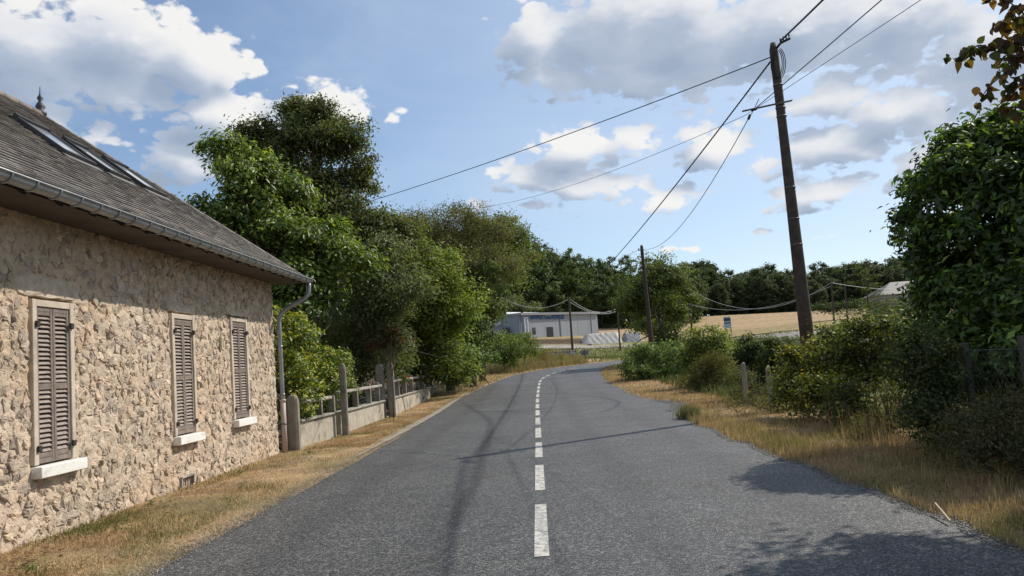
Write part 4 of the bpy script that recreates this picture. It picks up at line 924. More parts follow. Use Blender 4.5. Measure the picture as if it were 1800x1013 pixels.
for (lb, px, Y, bl, sd_) in [('low weeds round the grey fence posts', 1330, 20.5, [((1300, 670), (26, 22), 0), ((1340, 690), (34, 22), 0), ((1380, 690), (28, 22), -1)], 60), ('low pale weeds at the road edge below the bramble', 1330, 17.5, [((1320, 712), (30, 20), 0), ((1370, 725), (34, 22), 0), ((1410, 745), (30, 20), -.5)], 61), ('scruffy weeds between bramble and dog-rose', 1570, 12.4, [((1560, 700), (26, 40), 0), ((1575, 740), (30, 30), -.3), ((1550, 770), (34, 22), -.4)], 62)]:
    small('weed_clump', lb, px, Y, bl, 120, 30, .15, .06, [(.11, .105, .045), (.085, .09, .036), (.14, .115, .06), (.07, .08, .03)], seed=sd_, aspect=.3, inner=.5, bump=.25, trunk=.008, cat='weeds')
# slim conifer sapling with horizontal sprays
sp = thing('cedar_sapling', 'slim pale conifer sapling with flat level sprays beside the laurel', 'tree', offs(1525, 640, 15.5))
q0 = np.array(offs(1530, 640, 15.5)); q1 = aty((1520, 462), 15.5); mb = MB(); mb.tube([q0, (q0+q1)/2, q1], [.03, .02, .005], 6); P = []; N = []; r = np.random.default_rng(6); q1_ = q1
for k_ in range(30):
    t = .40+.58*k_/30; s = q0+(q1_-q0)*t; an = r.uniform(0, 6.28); L = (1.08-t)*r.uniform(.9, 1.5)+.08; e_ = s+np.array([math.cos(an)*L, math.sin(an)*L*.6, L*.12]); mb.tube([s, (s+e_)/2+np.array([0, 0, .04]), e_], [.008, .006, .003], 5)
    for u in np.linspace(.2, 1, int(16*L)+5):
        for _ in range(9): P.append(s+(e_-s)*u+r.normal(size=3)*np.array([.05, .05, .016])); N.append((0, 0, 1))
P = np.array(P); N = norm(np.array(N)+r.normal(size=P.shape)*.3)
link('stem', mb.mesh('stem', True), M_BARK, sp)
v, f, c = leaves_arrays(P, N, r.uniform(.03, .06, len(P)), .3, np.array([(.12, .15, .05)])*r.uniform(.6, 1.4, (len(P), 1)))
link('foliage', mesh_np('foliage', v, f, c), M_LEAF, sp)
# post-and-wire fence along the right verge
fx = 5.32; fen = thing('wire_fence', 'rusty chain-link fence on timber posts in the shade under the laurel', 'fence', (fx, 9, 0))
fys = [7.5, 8.6, 9.75, 10.9]
for y in fys:
    mb = MB(); w = .04; mb.box((fx-w, y-w, -.15), (fx+w, y+w, 1.42+.05*math.sin(y*9)), (.10, .085, .07)); link('fence_post', beveled(mb.mesh('fence_post'), .012), M_CONC, fen)
mb = MB()
for z in (.15, .75, 1.32): mb.tube([(fx-.055, 6.0, z), (fx-.055, 11.0, z)], .003, 4)
for k_ in range(-14, 90):
    y = 6.0+k_*.09; 
    for s_ in (1, -1):
        pts_ = [(y, .15), (y+1.17*.75, 1.32)] if s_ > 0 else [(y+1.17*.75, .15), (y, 1.32)]
        (ya, za), (yb, zb) = pts_
        if min(ya, yb) < 6 or max(ya, yb) > 11: continue
        mb.tube([(fx-.06, ya, za), (fx-.06, yb, zb)], .0022, 3, cap=False)
wm = link('wire_mesh', mb.mesh('wire_mesh'), M_METAL, fen)
for (px, X, zt, lb) in [(1306, 5.35, 1.12, 'weathered grey fence post left of the ivy stumps'), (1349, 5.45, 1.02, 'shorter grey fence post leaning against the right ivy stump')]:
    Ys = 19.6 if px == 1306 else 18.3; q = aty((px, 640), Ys); mb = MB(); w = .055
    mb.quadbox([(q[0]-w, Ys-w, -.1), (q[0]+w, Ys-w, -.1), (q[0]+w, Ys+w, -.1), (q[0]-w, Ys+w, -.1)], [(q[0]-w*.9, Ys-w, zt), (q[0]+w*.8, Ys-w, zt), (q[0]+w*.8, Ys+w, zt+.03), (q[0]-w*.9, Ys+w, zt-.02)], (.30, .27, .23))
    tag(link('fence_post', beveled(mb.mesh('fence_post'), .012), M_CONC), lb, 'post', 'old grey posts by the ivy')
# tree at the inside of the bend
plant('field_maple', 'round tree at the bend growing round the second utility pole', 'tree', offs(1172, 620, 58),
      [B((1160, 490), 58, (36, 26)), B((1135, 520), 58, (34, 32)), B((1175, 525), 59, (40, 38)), B((1195, 560), 59, (24, 34)), B((1150, 555), 60, (34, 30)), B((1186, 600), 58, (14, 26)), B((1134, 598), 56, (14, 34)), B((1108, 540), 60, (22, 34)), B((1160, 580), 63, (30, 18))],
      560, 44, .46, .20, [(.075, .095, .03), (.06, .08, .026), (.09, .11, .033)], .22, aspect=.6, up=.55, seed=70, tips=(.13, .15, .045), tipf=.14)
for (nm, lb, p0, Y, rx, ry, sd_) in [('hedgerow', 'green hedgerow following the lane behind the ivy stumps', (1350, 603), 70, 60, 5, 71), ('hedgerow', 'dark clipped hedge at the foot of the far house', (1480, 541), 150, 45, 5, 72), ('hedgerow', 'weedy green hedge along the rising lane at right', (1500, 590), 62, 70, 12, 73), ('hedgerow', 'green bushes where the lane reaches the far house', (1590, 545), 120, 60, 12, 74)]:
    small(nm, lb, p0[0], Y, [((p0[0]+rx*k, p0[1]-k*rx*.06), (rx*.38, ry), 0) for k in (-.8, -.4, 0, .4, .8)], 170, 26, .35*Y/70, .18*Y/70, [(.075, .10, .035), (.06, .085, .03), (.09, .11, .04)] if sd_ != 72 else G_DARK, seed=sd_, cat='hedge')
small('bank_weeds', 'straw-coloured and green weeds on the outer bank of the bend', 960, 76, [((945, 632), (16, 12), 0), ((965, 630), (18, 12), 0), ((985, 632), (16, 10), 0)], 120, 34, .30, .16, [(.17, .15, .07), (.13, .13, .06), (.24, .18, .09)], seed=75, aspect=.16, cat='weeds', trunk=0)

# ================================================================== FAR WOODS
def far_mesh(seed, tall=1.0, dark=False):
    r = np.random.default_rng(seed); bl = [((0, 0, 9*tall), (3.6, 3.6, 4.2*tall)), ((1.6, .5, 12*tall), (2.6, 2.6, 2.8*tall)), ((-1.6, -.4, 11*tall), (2.8, 2.8, 3.0*tall)), ((0, 0, 14.2*tall), (2.2, 2.2, 2.2*tall)), ((2.6, -1, 7*tall), (2.6, 2.4, 3*tall)), ((-2.6, .8, 6.6*tall), (2.6, 2.4, 3*tall)), ((.5, -2.4, 6*tall), (2.6, 2.2, 3.4*tall)), ((0, 0, 3.5*tall), (3.0, 3.0, 3.0*tall)), ((1.5, -1.5, 1.2), (2.6, 2.4, 1.8)), ((-1.5, -1.5, 1.2), (2.6, 2.4, 1.8))]
    bl = [(np.array(c)+r.normal(size=3)*.5, rr) for c, rr in bl]
    pal = [(.055, .08, .030), (.07, .095, .036), (.048, .07, .028), (.08, .10, .042)] if not dark else [(.05, .066, .034), (.062, .078, .038), (.045, .06, .032)]  # dark set: backlit shade of the far wood put into leaf colour
    v, f, c = crown(bl, 420, 24, .62, .46, pal, aspect=.7, up=.5, seed=seed, inner=.15, bias=-.6, group=3, gr=.6); return mesh_np('crown', v, f, c)
FM = [far_mesh(100+i, 1+.06*i) for i in range(4)]; FD = [far_mesh(110+i, 1, True) for i in range(3)]
mbt = MB(); mbt.tube([(0, 0, -1), (0, 0, 5), (0, 0, 12)], [.35, .28, .1], 7); TM = mbt.mesh('trunk', True)
protos = {}
def far_tree(kind, x, y, s, rot, label, group):
    me = (FM if kind == 'm' else FD)
    k = int(abs(x*7+y*3)) % len(me); key = kind+str(k)
    if key not in protos:
        t = thing('forest_tree', label, 'tree', (0, 0, 0), group); link('crown', me[k], M_LEAF, t); link('trunk', TM, M_BARK, t); protos[key] = t; o = t
    else: o = copy_tree(protos[key])
    o['label'] = label; o['group'] = group; o.location = (x, y, hz(x, y)-.8); o.scale = (s, s, s*random.uniform(.95, 1.05)); o.rotation_euler = (0, 0, rot); return o
ltop = lambda px: np.interp(px, [650, 860, 930, 965, 1000, 1040, 1100, 1150, 1190, 1230], [400, 405, 412, 426, 442, 452, 462, 470, 482, 470])
rtop = lambda px: np.interp(px, [1185, 1205, 1250, 1290, 1340, 1400, 1440, 1500, 1540, 1600, 1800, 2100], [480, 452, 456, 472, 452, 468, 466, 452, 446, 440, 430, 420])
r = np.random.default_rng(77)
def row(kind, x0, x1, step, Y, topf, drop, label, group):
    px = x0
    while px < x1:
        Yj = Y+r.uniform(-6, 6); q = aty((px, 500), Yj); g_ = hz(q[0], Yj); top = aty((px, topf(px)+drop+r.uniform(-5, 7)), Yj)[2]; s = max(.35, (top-g_)/16.6*r.uniform(.92, 1.06))
        far_tree(kind, q[0], Yj, s, r.uniform(0, 6.28), label, group); px += step*r.uniform(.75, 1.25)
wl = 'leafy tree in the sunlit wood on the slope behind the grey garage'; wg = 'trees of the wood behind the garage'
row('m', 640, 1200, 27, 176, ltop, 26, wl, wg); row('m', 640, 1215, 24, 192, ltop, 12, wl, wg); row('m', 650, 1225, 24, 210, ltop, 0, wl, wg)
dl = 'dark tree in the backlit wood along the top of the stubble field'; dg = 'trees of the wood beyond the stubble field'
row('d', 1180, 1900, 26, 275, rtop, 8, dl, dg); row('d', 1195, 1900, 22, 244, rtop, 14, dl, dg); row('d', 1188, 1900, 22, 256, rtop, 3, dl, dg); row('d', 1200, 1900, 30, 240, rtop, 30, dl, dg)

# ================================================================== GARAGE AND FAR HOUSE
zb = aty((1052, 588), 150)[2]-.6
A_ = aty((914.7, 594), 130)[:2]; B2 = aty((1052.5, 588), 150)[:2]; C_ = aty((850, 594), 133)[:2]
zt = aty((1052, 552), 150)[2]; ztA = aty((915, 554.5), 130)[2]
gar = thing('garage_workshop', 'long flat-roofed grey metal garage with blue lettering beyond the bend', 'building', (float(A_[0]), float(A_[1]), zb))
GREY = (.30, .315, .345)
def panelrow(p, q, zt0, zt1, n, name, c):
    p = np.array(p); q = np.array(q); d = (q-p)/np.linalg.norm(q-p); nr = np.array([d[1], -d[0]])
    for i in range(n):
        a = p+(q-p)*i/n; b = p+(q-p)*(i+1)/n-d*.05; za = zt0+(zt1-zt0)*i/n; zb_ = zt0+(zt1-zt0)*(i+1)/n; mb = MB(); k = r.uniform(.98, 1.02)
        mb.quadbox([(*a, zb-2), (*b, zb-2), (*(b-nr*.2), zb-2), (*(a-nr*.2), zb-2)], [(*a, za), (*b, zb_), (*(b-nr*.2), zb_), (*(a-nr*.2), za)], tuple(np.array(c)*k)); link(name, mb.mesh(name), M_PLAIN, gar)
panelrow(A_, B2, ztA, zt, 7, 'wall_panel', GREY); panelrow(C_, A_-np.array([.1, 0]), ztA+.05, ztA, 3, 'wall_panel', (.26, .285, .33))
D_ = B2+np.array([-14., 16]); E_ = C_+np.array([-6., 22])
mb = MB(); mb.add([(*B2, zb-2), (*D_, zb-2), (*D_, zt), (*B2, zt)], [(0, 1, 2, 3)], GREY); mb.add([(*E_, zb-2), (*C_, zb-2), (*C_, ztA), (*E_, ztA)], [(0, 1, 2, 3)], GREY); link('side_wall', mb.mesh('side_wall'), M_PLAIN, gar)
def along(t, out=.0, z=0): 
    d = (B2-A_)/np.linalg.norm(B2-A_); nr = np.array([d[1], -d[0]]); p = A_+(B2-A_)*t+nr*out; return (p[0], p[1], z)
mb = MB(); ro_ = [(C_[0]-.3, C_[1]-.4), along(0, .5)[:2], along(1.01, .4)[:2], tuple(D_), tuple(E_)]; zz = [ztA, ztA, zt, zt+.2, ztA+.4]
mb.add([(*p, z) for p, z in zip(ro_, zz)]+[(*p, z+.42) for p, z in zip(ro_, zz)], [(0, 1, 2, 3, 4), (9, 8, 7, 6, 5)]+[(i, (i+1) % 5, 5+(i+1) % 5, 5+i) for i in range(5)], (.27, .27, .29)); link('roof', mb.mesh('roof'), M_PLAIN, gar)
def pxt(px):   # fraction of the long front met by a photo column
    ts = np.linspace(0, 1, 400); return float(ts[int(np.argmin([abs(proj(along(t, 0, ztA-2))[0]-px) for t in ts]))])
def zat(t, py): 
    p = along(t, 0, 0); zs_ = np.linspace(zb-2, zt+2, 300); return float(zs_[int(np.argmin([abs(proj((p[0], p[1], z))[1]-py) for z in zs_]))])
def front_box(name, pa, pb, ya, yb, out, c, mat=M_PLAIN):
    ta, tb = pxt(pa), pxt(pb); z0, z1 = zat((ta+tb)/2, yb), zat((ta+tb)/2, ya); mb = MB(); a, b = along(ta, out), along(tb, out); a2, b2 = along(ta, -.05), along(tb, -.05)
    mb.quadbox([(a[0], a[1], z0), (b[0], b[1], z0), (b2[0], b2[1], z0), (a2[0], a2[1], z0)], [(a[0], a[1], z1), (b[0], b[1], z1), (b2[0], b2[1], z1), (a2[0], a2[1], z1)], c); return link(name, mb.mesh(name), mat, gar)
front_box('doorway', 960.5, 971.5, 575, 592.5, .06, (.015, .015, .018)); wf = front_box('window', 935, 941, 576, 588, .06, (.12, .12, .13)); front_box('window_pane', 936, 940, 577, 587, .09, (1, 1, 1), M_DARKGLASS)
front_box('sign_board', 920.5, 927.5, 558, 587, .25, (.62, .64, .70)); front_box('fascia_sign', 939, 971, 552.0, 554.2, .15, (.42, .25, .27)); front_box('drain_pipe', 984, 986, 553, 591, .12, (.20, .21, .24)); front_box('drain_pipe', 1039, 1040, 552, 589, .10, (.25, .26, .29)); front_box('corner_trim', 914.7, 918, 553, 594, .06, (.16, .17, .20)); front_box('drain_pipe', 929.5, 931, 554, 594, .10, (.25, .26, .29))
mb = MB(); wa = C_+(A_-C_)*.55; wb = C_+(A_-C_)*.73; zw = zb+.4
mb.box((wa[0], wa[1]-.8, zw+.6), (wb[0], wb[1]-.55, zw+2.0), (.02, .025, .03)); link('side_window', mb.mesh('side_window'), M_DARKGLASS, gar)
mb = MB(); wa = C_+(A_-C_)*.28; wb = C_+(A_-C_)*.50; mb.box((wa[0], wa[1]-.9, ztA-1.4), (wb[0], wb[1]-.7, ztA-.75), (.6, .6, .64)); link('name_plate', mb.mesh('name_plate'), M_PLAIN, gar)
mb = MB(); c = along(.30, -4.5, zt+.45); 
for (u0, u1) in ((.02, .18), (.21, .40)):
    p0 = along(u0, -3); p1 = along(u1, -3); hh = ztA+.45; pts_ = [(0, 0), (.2, .35), (.8, .5), (1.6, .5), (2.2, .35), (2.4, 0)]
    vs = [(p[0], p[1]+a, hh+b*.9) for p in (p0, p1) for a, b in pts_]; mb.add(vs, [(i, i+1, 7+i, 6+i) for i in range(5)]+[(0, 1, 2, 3, 4, 5), (11, 10, 9, 8, 7, 6)], (.80, .80, .76))
link('skylight_dome', mb.mesh('skylight_dome'), M_PLAIN, gar)
mat_blue = material('blue_letters', 0.6, (.03, .10, .28), .05, 2, 0, 1, .3, attr=False); mat_pale = material('faint_letters', 0.6, (.18, .19, .24), .05, 2, 0, 1, .3, attr=False)
def letters(txt, px, py, size, out, mat, vert=False):
    cu_ = bpy.data.curves.new('lettering', 'FONT'); cu_.body = txt; cu_.size = size; cu_.extrude = .03; cu_.offset = .012
    if vert: cu_.space_line = .82; cu_.align_x = 'CENTER'
    tmp = bpy.data.objects.new('lettering_curve', cu_); COL.objects.link(tmp); bpy.context.view_layer.update()
    me = bpy.data.meshes.new_from_object(tmp.evaluated_get(bpy.context.evaluated_depsgraph_get())); bpy.data.objects.remove(tmp); bpy.data.curves.remove(cu_)
    me.materials.clear(); me.materials.append(mat); o = bpy.data.objects.new('lettering', me); COL.objects.link(o)
    t = pxt(px); p = along(t, out, zat(t, py)); d = (B2-A_)/np.linalg.norm(B2-A_); o.rotation_euler = (R_(90), 0, math.atan2(d[1], d[0])); o.location = p
    o.parent = gar; o.matrix_parent_inverse = Matrix.Translation(-Vector(gar.location)); return o
letters('GARAGE Lucas BORGES', 932, 561.2, 1.0, .14, mat_blue); letters('G\nA\nR\nA\nG\nE', 924.2, 563, .50, .34, mat_pale, True)
# far house behind the sapling
hA = aty((1546, 519), 165); hB = aty((1640, 512), 172); t = thing('far_house', 'grey-roofed house half hidden behind the laurel at the top of the field', 'house', (float(hA[0]), float(hA[1]), float(hA[2]-3)))
x0, x1, y0, y1 = hA[0], hB[0], 165, 174; ze = hA[2]
mb = MB(); mb.box((x0+.6, y0+.6, ze-5), (x1-.6, y1-.6, ze), (.26, .25, .23)); link('wall', mb.mesh('wall'), M_PLAIN, t)
mb = MB(); zr = aty((1575, 495), 168)[2]; ym = (y0+y1)/2; mb.add([(x0, y0, ze), (x1, y0, ze), (x1, y1, ze), (x0, y1, ze), (x0+4.6, ym, zr), (x1-4.5, ym, zr)], [(0, 1, 5, 4), (1, 2, 5), (2, 3, 4, 5), (3, 0, 4), (3, 2, 1, 0)], (.11, .105, .10)); link('roof', mb.mesh('roof'), M_PLAIN, t)
mb = MB(); mb.box((x0+4, y0+.55, ze-1.9), (x0+5.2, y0+.58, ze-.7), (.03, .03, .035)); link('window', mb.mesh('window'), M_DARKGLASS, t)

# ================================================================== SMALL THINGS AT THE BEND
heap = thing('silage_heap', 'sheeted silage heap with dark straps between the lane and the garage', 'heap', tuple(aty((1060, 611), 121)))
p0 = aty((1020, 610), 121); p1 = aty((1098, 609), 121); p2 = aty((1132, 607), 121)
def heapmesh(xa, xb, zt_, c, seed):
    nx_, ny_ = 40, 14; V = []; 
    for j in range(ny_+1):
        for i in range(nx_+1):
            u = i/nx_; v = j/ny_; x = xa+(xb-xa)*u; y = 119.8+v*6; e_ = min(1, u*5.5, (1-u)*9, 1.0); hgt = zt_*min(1, v*2.0)*(e_**.7)
            V.append((x, y, max(p0[2]-.5, 0)+.4+hgt+.035*math.sin(u*60+v*3)*min(1, v*2)))
    F_ = [(j*(nx_+1)+i, j*(nx_+1)+i+1, (j+1)*(nx_+1)+i+1, (j+1)*(nx_+1)+i) for j in range(ny_) for i in range(nx_)]
    return mesh_np('tarpaulin', V, F_, np.tile(np.array([c]), (len(V), 1)), True)
hh = (610-588)/F*121+.1
link('tarpaulin', heapmesh(p0[0], p1[0], hh, (.50, .47, .42), 1), M_TARP, heap); link('dark_tarpaulin', heapmesh(p1[0]-.1, p2[0], hh*.85, (.20, .20, .21), 2), M_TARP, heap)
for k_ in range(8):
    xa = p0[0]+1.0+k_*.95 if k_ < 6 else p1[0]+.9*(k_-5); mb = MB(); z0 = max(p0[2]-.5, 0)+.5; mb.tube([(xa+.9, 119.75, z0), (xa+.2, 121.3, z0+hh*.5), (xa-.5, 122.8, z0+hh+.02)], .03, 6, (.22, .20, .18) if k_ < 6 else (.5, .5, .48)); link('strap', mb.mesh('strap'), M_TARP, heap)
# railing
rl = thing('metal_railing', 'thin rusty railing beside the third utility pole, in front of pale concrete', 'railing', tuple(aty((980, 625), 88)))
yr = 88; zz0 = lambda px: hz(aty((px, 620), yr)[0], yr)-.2
pr_ = [(955, 616.5), (977, 615.5), (989.5, 615), (1000.5, 614.3), (1012, 613.3)]
tp = [aty(p, yr) for p in pr_]
for q in tp: mb = MB(); mb.tube([(q[0], yr, q[2]-1.0), (q[0], yr, q[2])], .045, 6, (.13, .09, .075)); link('railing_post', mb.mesh('railing_post'), M_PLAIN, rl)
for dz in (0, -.28): mb = MB(); mb.tube([q+np.array([0, 0, dz]) for q in tp], .035, 6, (.13, .09, .075)); link('rail', mb.mesh('rail'), M_PLAIN, rl)
q0, q1 = aty((955, 617), 90), aty((1012, 615), 90); mb = MB(); mb.box((q0[0], 89.8, q0[2]-1.3), (q1[0], 90.3, q1[2]-.02), (.50, .45, .40)); tag(link('concrete_parapet', mb.mesh('concrete_parapet'), M_CONC), 'pale concrete parapet behind the thin rusty railing', 'wall')
sg = thing('road_sign', 'small road sign seen from behind, on a dark post by the bend', 'sign', tuple(aty((1028, 638), 78)))
q = aty((1027.3, 612.5), 78); mb = MB(); mb.tube([(q[0], 78, q[2]-1.9), (q[0], 78, q[2])], .05, 8, (.13, .13, .14)); link('pole', mb.mesh('pole'), M_PLAIN, sg)
q = aty((1027.5, 620), 78); mb = MB(); mb.box((q[0]-.42, 78.06, q[2]-.24), (q[0]+.42, 78.09, q[2]+.24), (.20, .205, .215)); mb.box((q[0]-.34, 78.04, q[2]-.1), (q[0]+.34, 78.06, q[2]-.05), (.12, .12, .125)); link('sign_plate', beveled(mb.mesh('sign_plate'), .01), M_PLAIN, sg)
bd = thing('field_sign', 'upright blue and white notice board standing in front of the stubble field', 'sign', tuple(aty((1277, 585), 95)))
for px in (1272.8, 1283.2):
    q = aty((px, 558), 95); mb = MB(); mb.tube([(q[0], 95, q[2]-2.3), (q[0], 95, q[2]+.05)], .045, 6, (.14, .11, .08)); link('pole', mb.mesh('pole'), M_PLAIN, bd)
qa, qb = aty((1273.5, 577.5), 94.9), aty((1282.8, 556.5), 94.9)
def bb(y0, y1, c, nm, o_=0): mb = MB(); mb.box((qa[0], 94.88-o_, qa[2]+(qb[2]-qa[2])*y0), (qb[0], 94.92-o_, qa[2]+(qb[2]-qa[2])*y1), c); link(nm, mb.mesh(nm), M_PLAIN, bd)
bb(0, 1, (.50, .51, .53), 'board'); bb(.06, .36, (.42, .47, .62), 'board_panel', .03); bb(.40, .50, (.07, .07, .13), 'board_panel', .03); bb(.62, .88, (.05, .065, .11), 'board_panel', .03)
mb = MB(); q = np.array(ground((1672, 925))); mb.tube([q+np.array([.0, 0, .04]), q+np.array([.10, .42, .10])], .009, 5, (.62, .5, .3)); tag(link('dry_stalk', mb.mesh('dry_stalk'), M_PLAIN), 'pale broken stalk lying on the gravel edge at right', 'stalk')

# ================================================================== UTILITY POLES AND WIRES
M_PALE = material('aluminium_conductor', 0.5, (.45, .46, .47), .05, 2, 0, 1, .5, attr=False)
def pole(label, base, top, r0, r1, group='wooden utility poles'):
    t = thing('utility_pole', label, 'pole', tuple(base), group); base = np.array(base, float); top = np.array(top, float); mb = MB()
    mb.tube([base+(top-base)*u+(0, 0, -.4*(u == 0)) for u in (0, .25, .5, .75, .98, 1.0)], [r0, r0*.94+r1*.06, (r0+r1)/2, r1*1.06, r1, r1*.6], 14); link('pole', mb.mesh('pole', True), M_POLE, t); return t
B1 = np.array([6.55, 18.75, hz(6.55, 18.75)]); T1 = aty((1358.5, 76), 18.72)
P1 = pole('near utility pole with coiled cable and steel crossarm, rising from the brambles', B1, T1, .165, .105)
def on1(py, dx=0, Y=18.72): # point of the near pole at photo row py
    u = (py-75)/(740-75); return aty((1358.5+(py-76)*.1185+dx, py), Y)
mb = MB(); am = on1(187); aL = aty((1307, 193), 18.45); aR = aty((1388, 181), 18.75); yy = 18.58
aL[1] = yy; d = (aR-aL)
mb.tube([np.array([aL[0], yy, aL[2]]), np.array([aR[0], yy, aR[2]])], .022, 4, (.1, .1, .1)); link('crossarm', mb.mesh('crossarm'), M_METAL, P1)
mb = MB(); mb.tube([np.array([aL[0], yy-.06, aL[2]]), np.array([aR[0], yy-.06, aR[2]])], .008, 4); link('crossarm_rail', mb.mesh('crossarm_rail'), M_METAL, P1)
for zz in (150, 190, 205, 330, 385, 430):
    mb = MB(); c = on1(zz); rr = .112+(zz-76)/660*.055; mb.tube([c-(0, 0, .012), c+(0, 0, .012)], rr+.003, 14); link('band', mb.mesh('band', True), M_METAL, P1)
# coil hanging at the head
mb = MB(); c = aty((1371, 120), 18.6)
for k_ in range(3):
    pts_ = [aty((1366+k_+ (9+k_*2)*math.sin(a), 112+(24+k_*2)*-math.cos(a)), 18.6+.02*k_) for a in np.linspace(.3, 6.0, 24)]; mb.tube(pts_, .011, 5)
link('cable_coil', mb.mesh('cable_coil', True), M_CABLE, P1)
mb = MB(); mb.tube([aty((1366, 84), 18.6), aty((1372, 76), 18.4), aty((1388, 68), 17.9)], .03, 6)
for k_ in range(4): q = aty((1372+k_*5, 74-k_*3), 18.3); mb.tube([q, q+np.array([.0, 0, .09])], .018, 6)
link('clamp', mb.mesh('clamp', True), M_CABLE, P1)
mb = MB(); q = aty((1325, 193), 18.47); mb.tube([aty((1316, 209), 18.45), q, aty((1334, 174), 18.47)], .010, 5); mb.tube([aty((1315.5, 210), 18.45), aty((1318.5, 202), 18.45)], .032, 8); mb.tube([q+(-.06, 0, -.01), q+(.07, 0, .02)], .035, 8); link('insulator', mb.mesh('insulator', True), M_CABLE, P1)
B_2 = np.array(offs(1147, 622, 52)); B_2 = np.array([aty((1147.5, 628), 52)[0], 52, B_2[2]]); T2 = aty((1127.5, 431), 52)
P2 = pole('second utility pole standing in front of the round tree at the bend', B_2, T2, .17, .11)
mb = MB(); q = aty((1127.5, 440), 51.85); mb.tube([q-(.22, 0, 0), q+(.22, 0, 0)], .03, 5); mb.tube([q-(.2, 0, 0), q-(.16, 0, -.14)], .04, 6); link('crossarm', mb.mesh('crossarm'), M_METAL, P2)
T3 = aty((1000, 523), 93); B3 = np.array([aty((1007.5, 630), 93)[0], 93, hz(aty((1007.5, 630), 93)[0], 93)]); P3 = pole('third utility pole in front of the grey garage, next to the railing', B3, T3, .15, .11)
T4 = aty((1085, 541.5), 108); B4 = np.array([aty((1091.5, 628), 108)[0], 108, hz(aty((1091.5, 628), 108)[0], 108)]); P4 = pole('slim utility pole right of the garage, in the green strip by the lane', B4, T4, .12, .09)
T5 = aty((1211, 507), 150); B5 = np.array([aty((1214, 560), 150)[0], 150, hz(T5[0], 150)]); P5 = pole('pale far pole just right of the round tree, before the dark wood', B5, T5, .22, .17)
T6 = aty((1461, 497), 120); B6 = np.array([aty((1465, 562), 120)[0], 120, hz(T6[0], 120)]); P6 = pole('far pole left of the pair beside the dark hedge of the far house', B6, T6, .16, .12)
T7 = aty((1485, 505), 124); B7 = np.array([aty((1489, 560), 124)[0], 124, hz(T7[0], 124)]); P7 = pole('far pole right of the pair beside the dark hedge of the far house', B7, T7, .16, .12)
T8 = aty((1425, 520), 110); B8 = np.array([aty((1428, 560), 110)[0], 110, hz(T8[0], 110)])
def cat_pts(a, b, sag, n=40):
    a = np.array(a, float); b = np.array(b, float); return [a+(b-a)*t-np.array([0, 0, sag*4*t*(1-t)]) for t in np.linspace(0, 1, n)]
def wire(a, b, sag, rad, label, n=48, twist=0):
    mb = MB(); pts_ = cat_pts(a, b, sag, n)
    if twist:
        dense_ = []; L = np.linalg.norm(np.array(b)-np.array(a)); m_ = int(min(900, L/.045)); pts_ = cat_pts(a, b, sag, m_)
        for ph in (0, 2.1, 4.2): mb.tube([p+twist*np.array([math.cos(i*.045/.35*6.28+ph), 0, math.sin(i*.045/.35*6.28+ph)]) for i, p in enumerate(pts_)], rad, 4, cap=False)
    else: mb.tube(pts_, rad, 6)
    return tag(link('overhead_cable', mb.mesh('overhead_cable', True), M_PALE if rad >= .029 else M_CABLE), label, 'cable', 'overhead cables')
def fit_sag(a, b, px, py):
    best = (1e9, 0)
    for s in np.linspace(0, 4, 161):
        for p in cat_pts(a, b, s, 40):
            q = proj(p); 
            if abs(q[0]-px) < 12: e_ = abs(q[1]-py)+abs(q[0]-px)*.02; best = min(best, (e_, s))
    return best[1]
cable_l = aty((640, 357), 34)
a1_ = aty((1346, 103), 18.7); a1_ = aty((1354, 101), 18.66); wire(a1_, cable_l, .15, .013, 'taut cable from the near pole head down to the tall tree on the left')
mb = MB()
a2_ = aty((1354, 109), 18.66); t3 = T3-np.array([0, 0, .1]); wire(a2_, t3, fit_sag(a2_, t3, 1200, 300), .012, 'thick twisted cable sagging from the near pole to the pole before the garage', twist=.014)
a3_ = aty((1315.5, 209), 18.45); wire(a3_, T2-np.array([-.2, 0, .3]), fit_sag(a3_, T2-np.array([-.2, 0, .3]), 1200, 395), .011, 'slack cable from the crossarm to the second pole')
def through(p, Yp, q, Yq, Yend):
    a = aty(p, Yp); b = aty(q, Yq); return a, a+(b-a)*((Yend-Yp)/(Yq-Yp))
a, b = through((1325, 193), 18.45, (1545, 0), 12.6, -6); wire(a, b, .05, .010, 'cable from the crossarm up over the road to the right')
a, b = through((1372, 72), 18.4, (1443, 0), 15.2, -6); wire(a, b, .08, .012, 'thick twisted cable leaving the near pole head towards the upper right', twist=.014)
a, b = through((1310, 203), 20.5, (1613, 0), 12.5, -6); wire(a, b, .04, .006, 'thin wire passing behind the near pole towards the upper right')
wire(a, aty((820, 368), 45), fit_sag(a, aty((820, 368), 45), 1060, 303), .007, 'thin wire running left behind the near pole to the hedge row')
wire(T2-np.array([.2, 0, .3]), aty((1050, 470), 80), .1, .012, 'short cable leaving the second pole to the left')
wire(T3-np.array([0, 0, .2]), aty((880, 521), 100), 1.3, .035, 'pale slack line from the third pole to the left'); wire(T3-np.array([0, 0, .1]), T4-np.array([0, 0, .05]), 1.1, .03, 'upper line between the third and fourth poles'); wire(T3-np.array([0, 0, .5]), T4-np.array([0, 0, .4]), .9, .03, 'lower line between the third and fourth poles')
wire(T5-np.array([0, 0, .1]), T6, 4.0, .035, 'upper line swooping from the pale far pole to the far pair'); wire(T5-np.array([0, 0, 3.2]), T6-np.array([0, 0, .5]), 2.2, .035, 'lower line from the pale far pole to the far pair'); wire(T6, aty((1640, 507), 130), .6, .045, 'line from the far pair towards the far house')

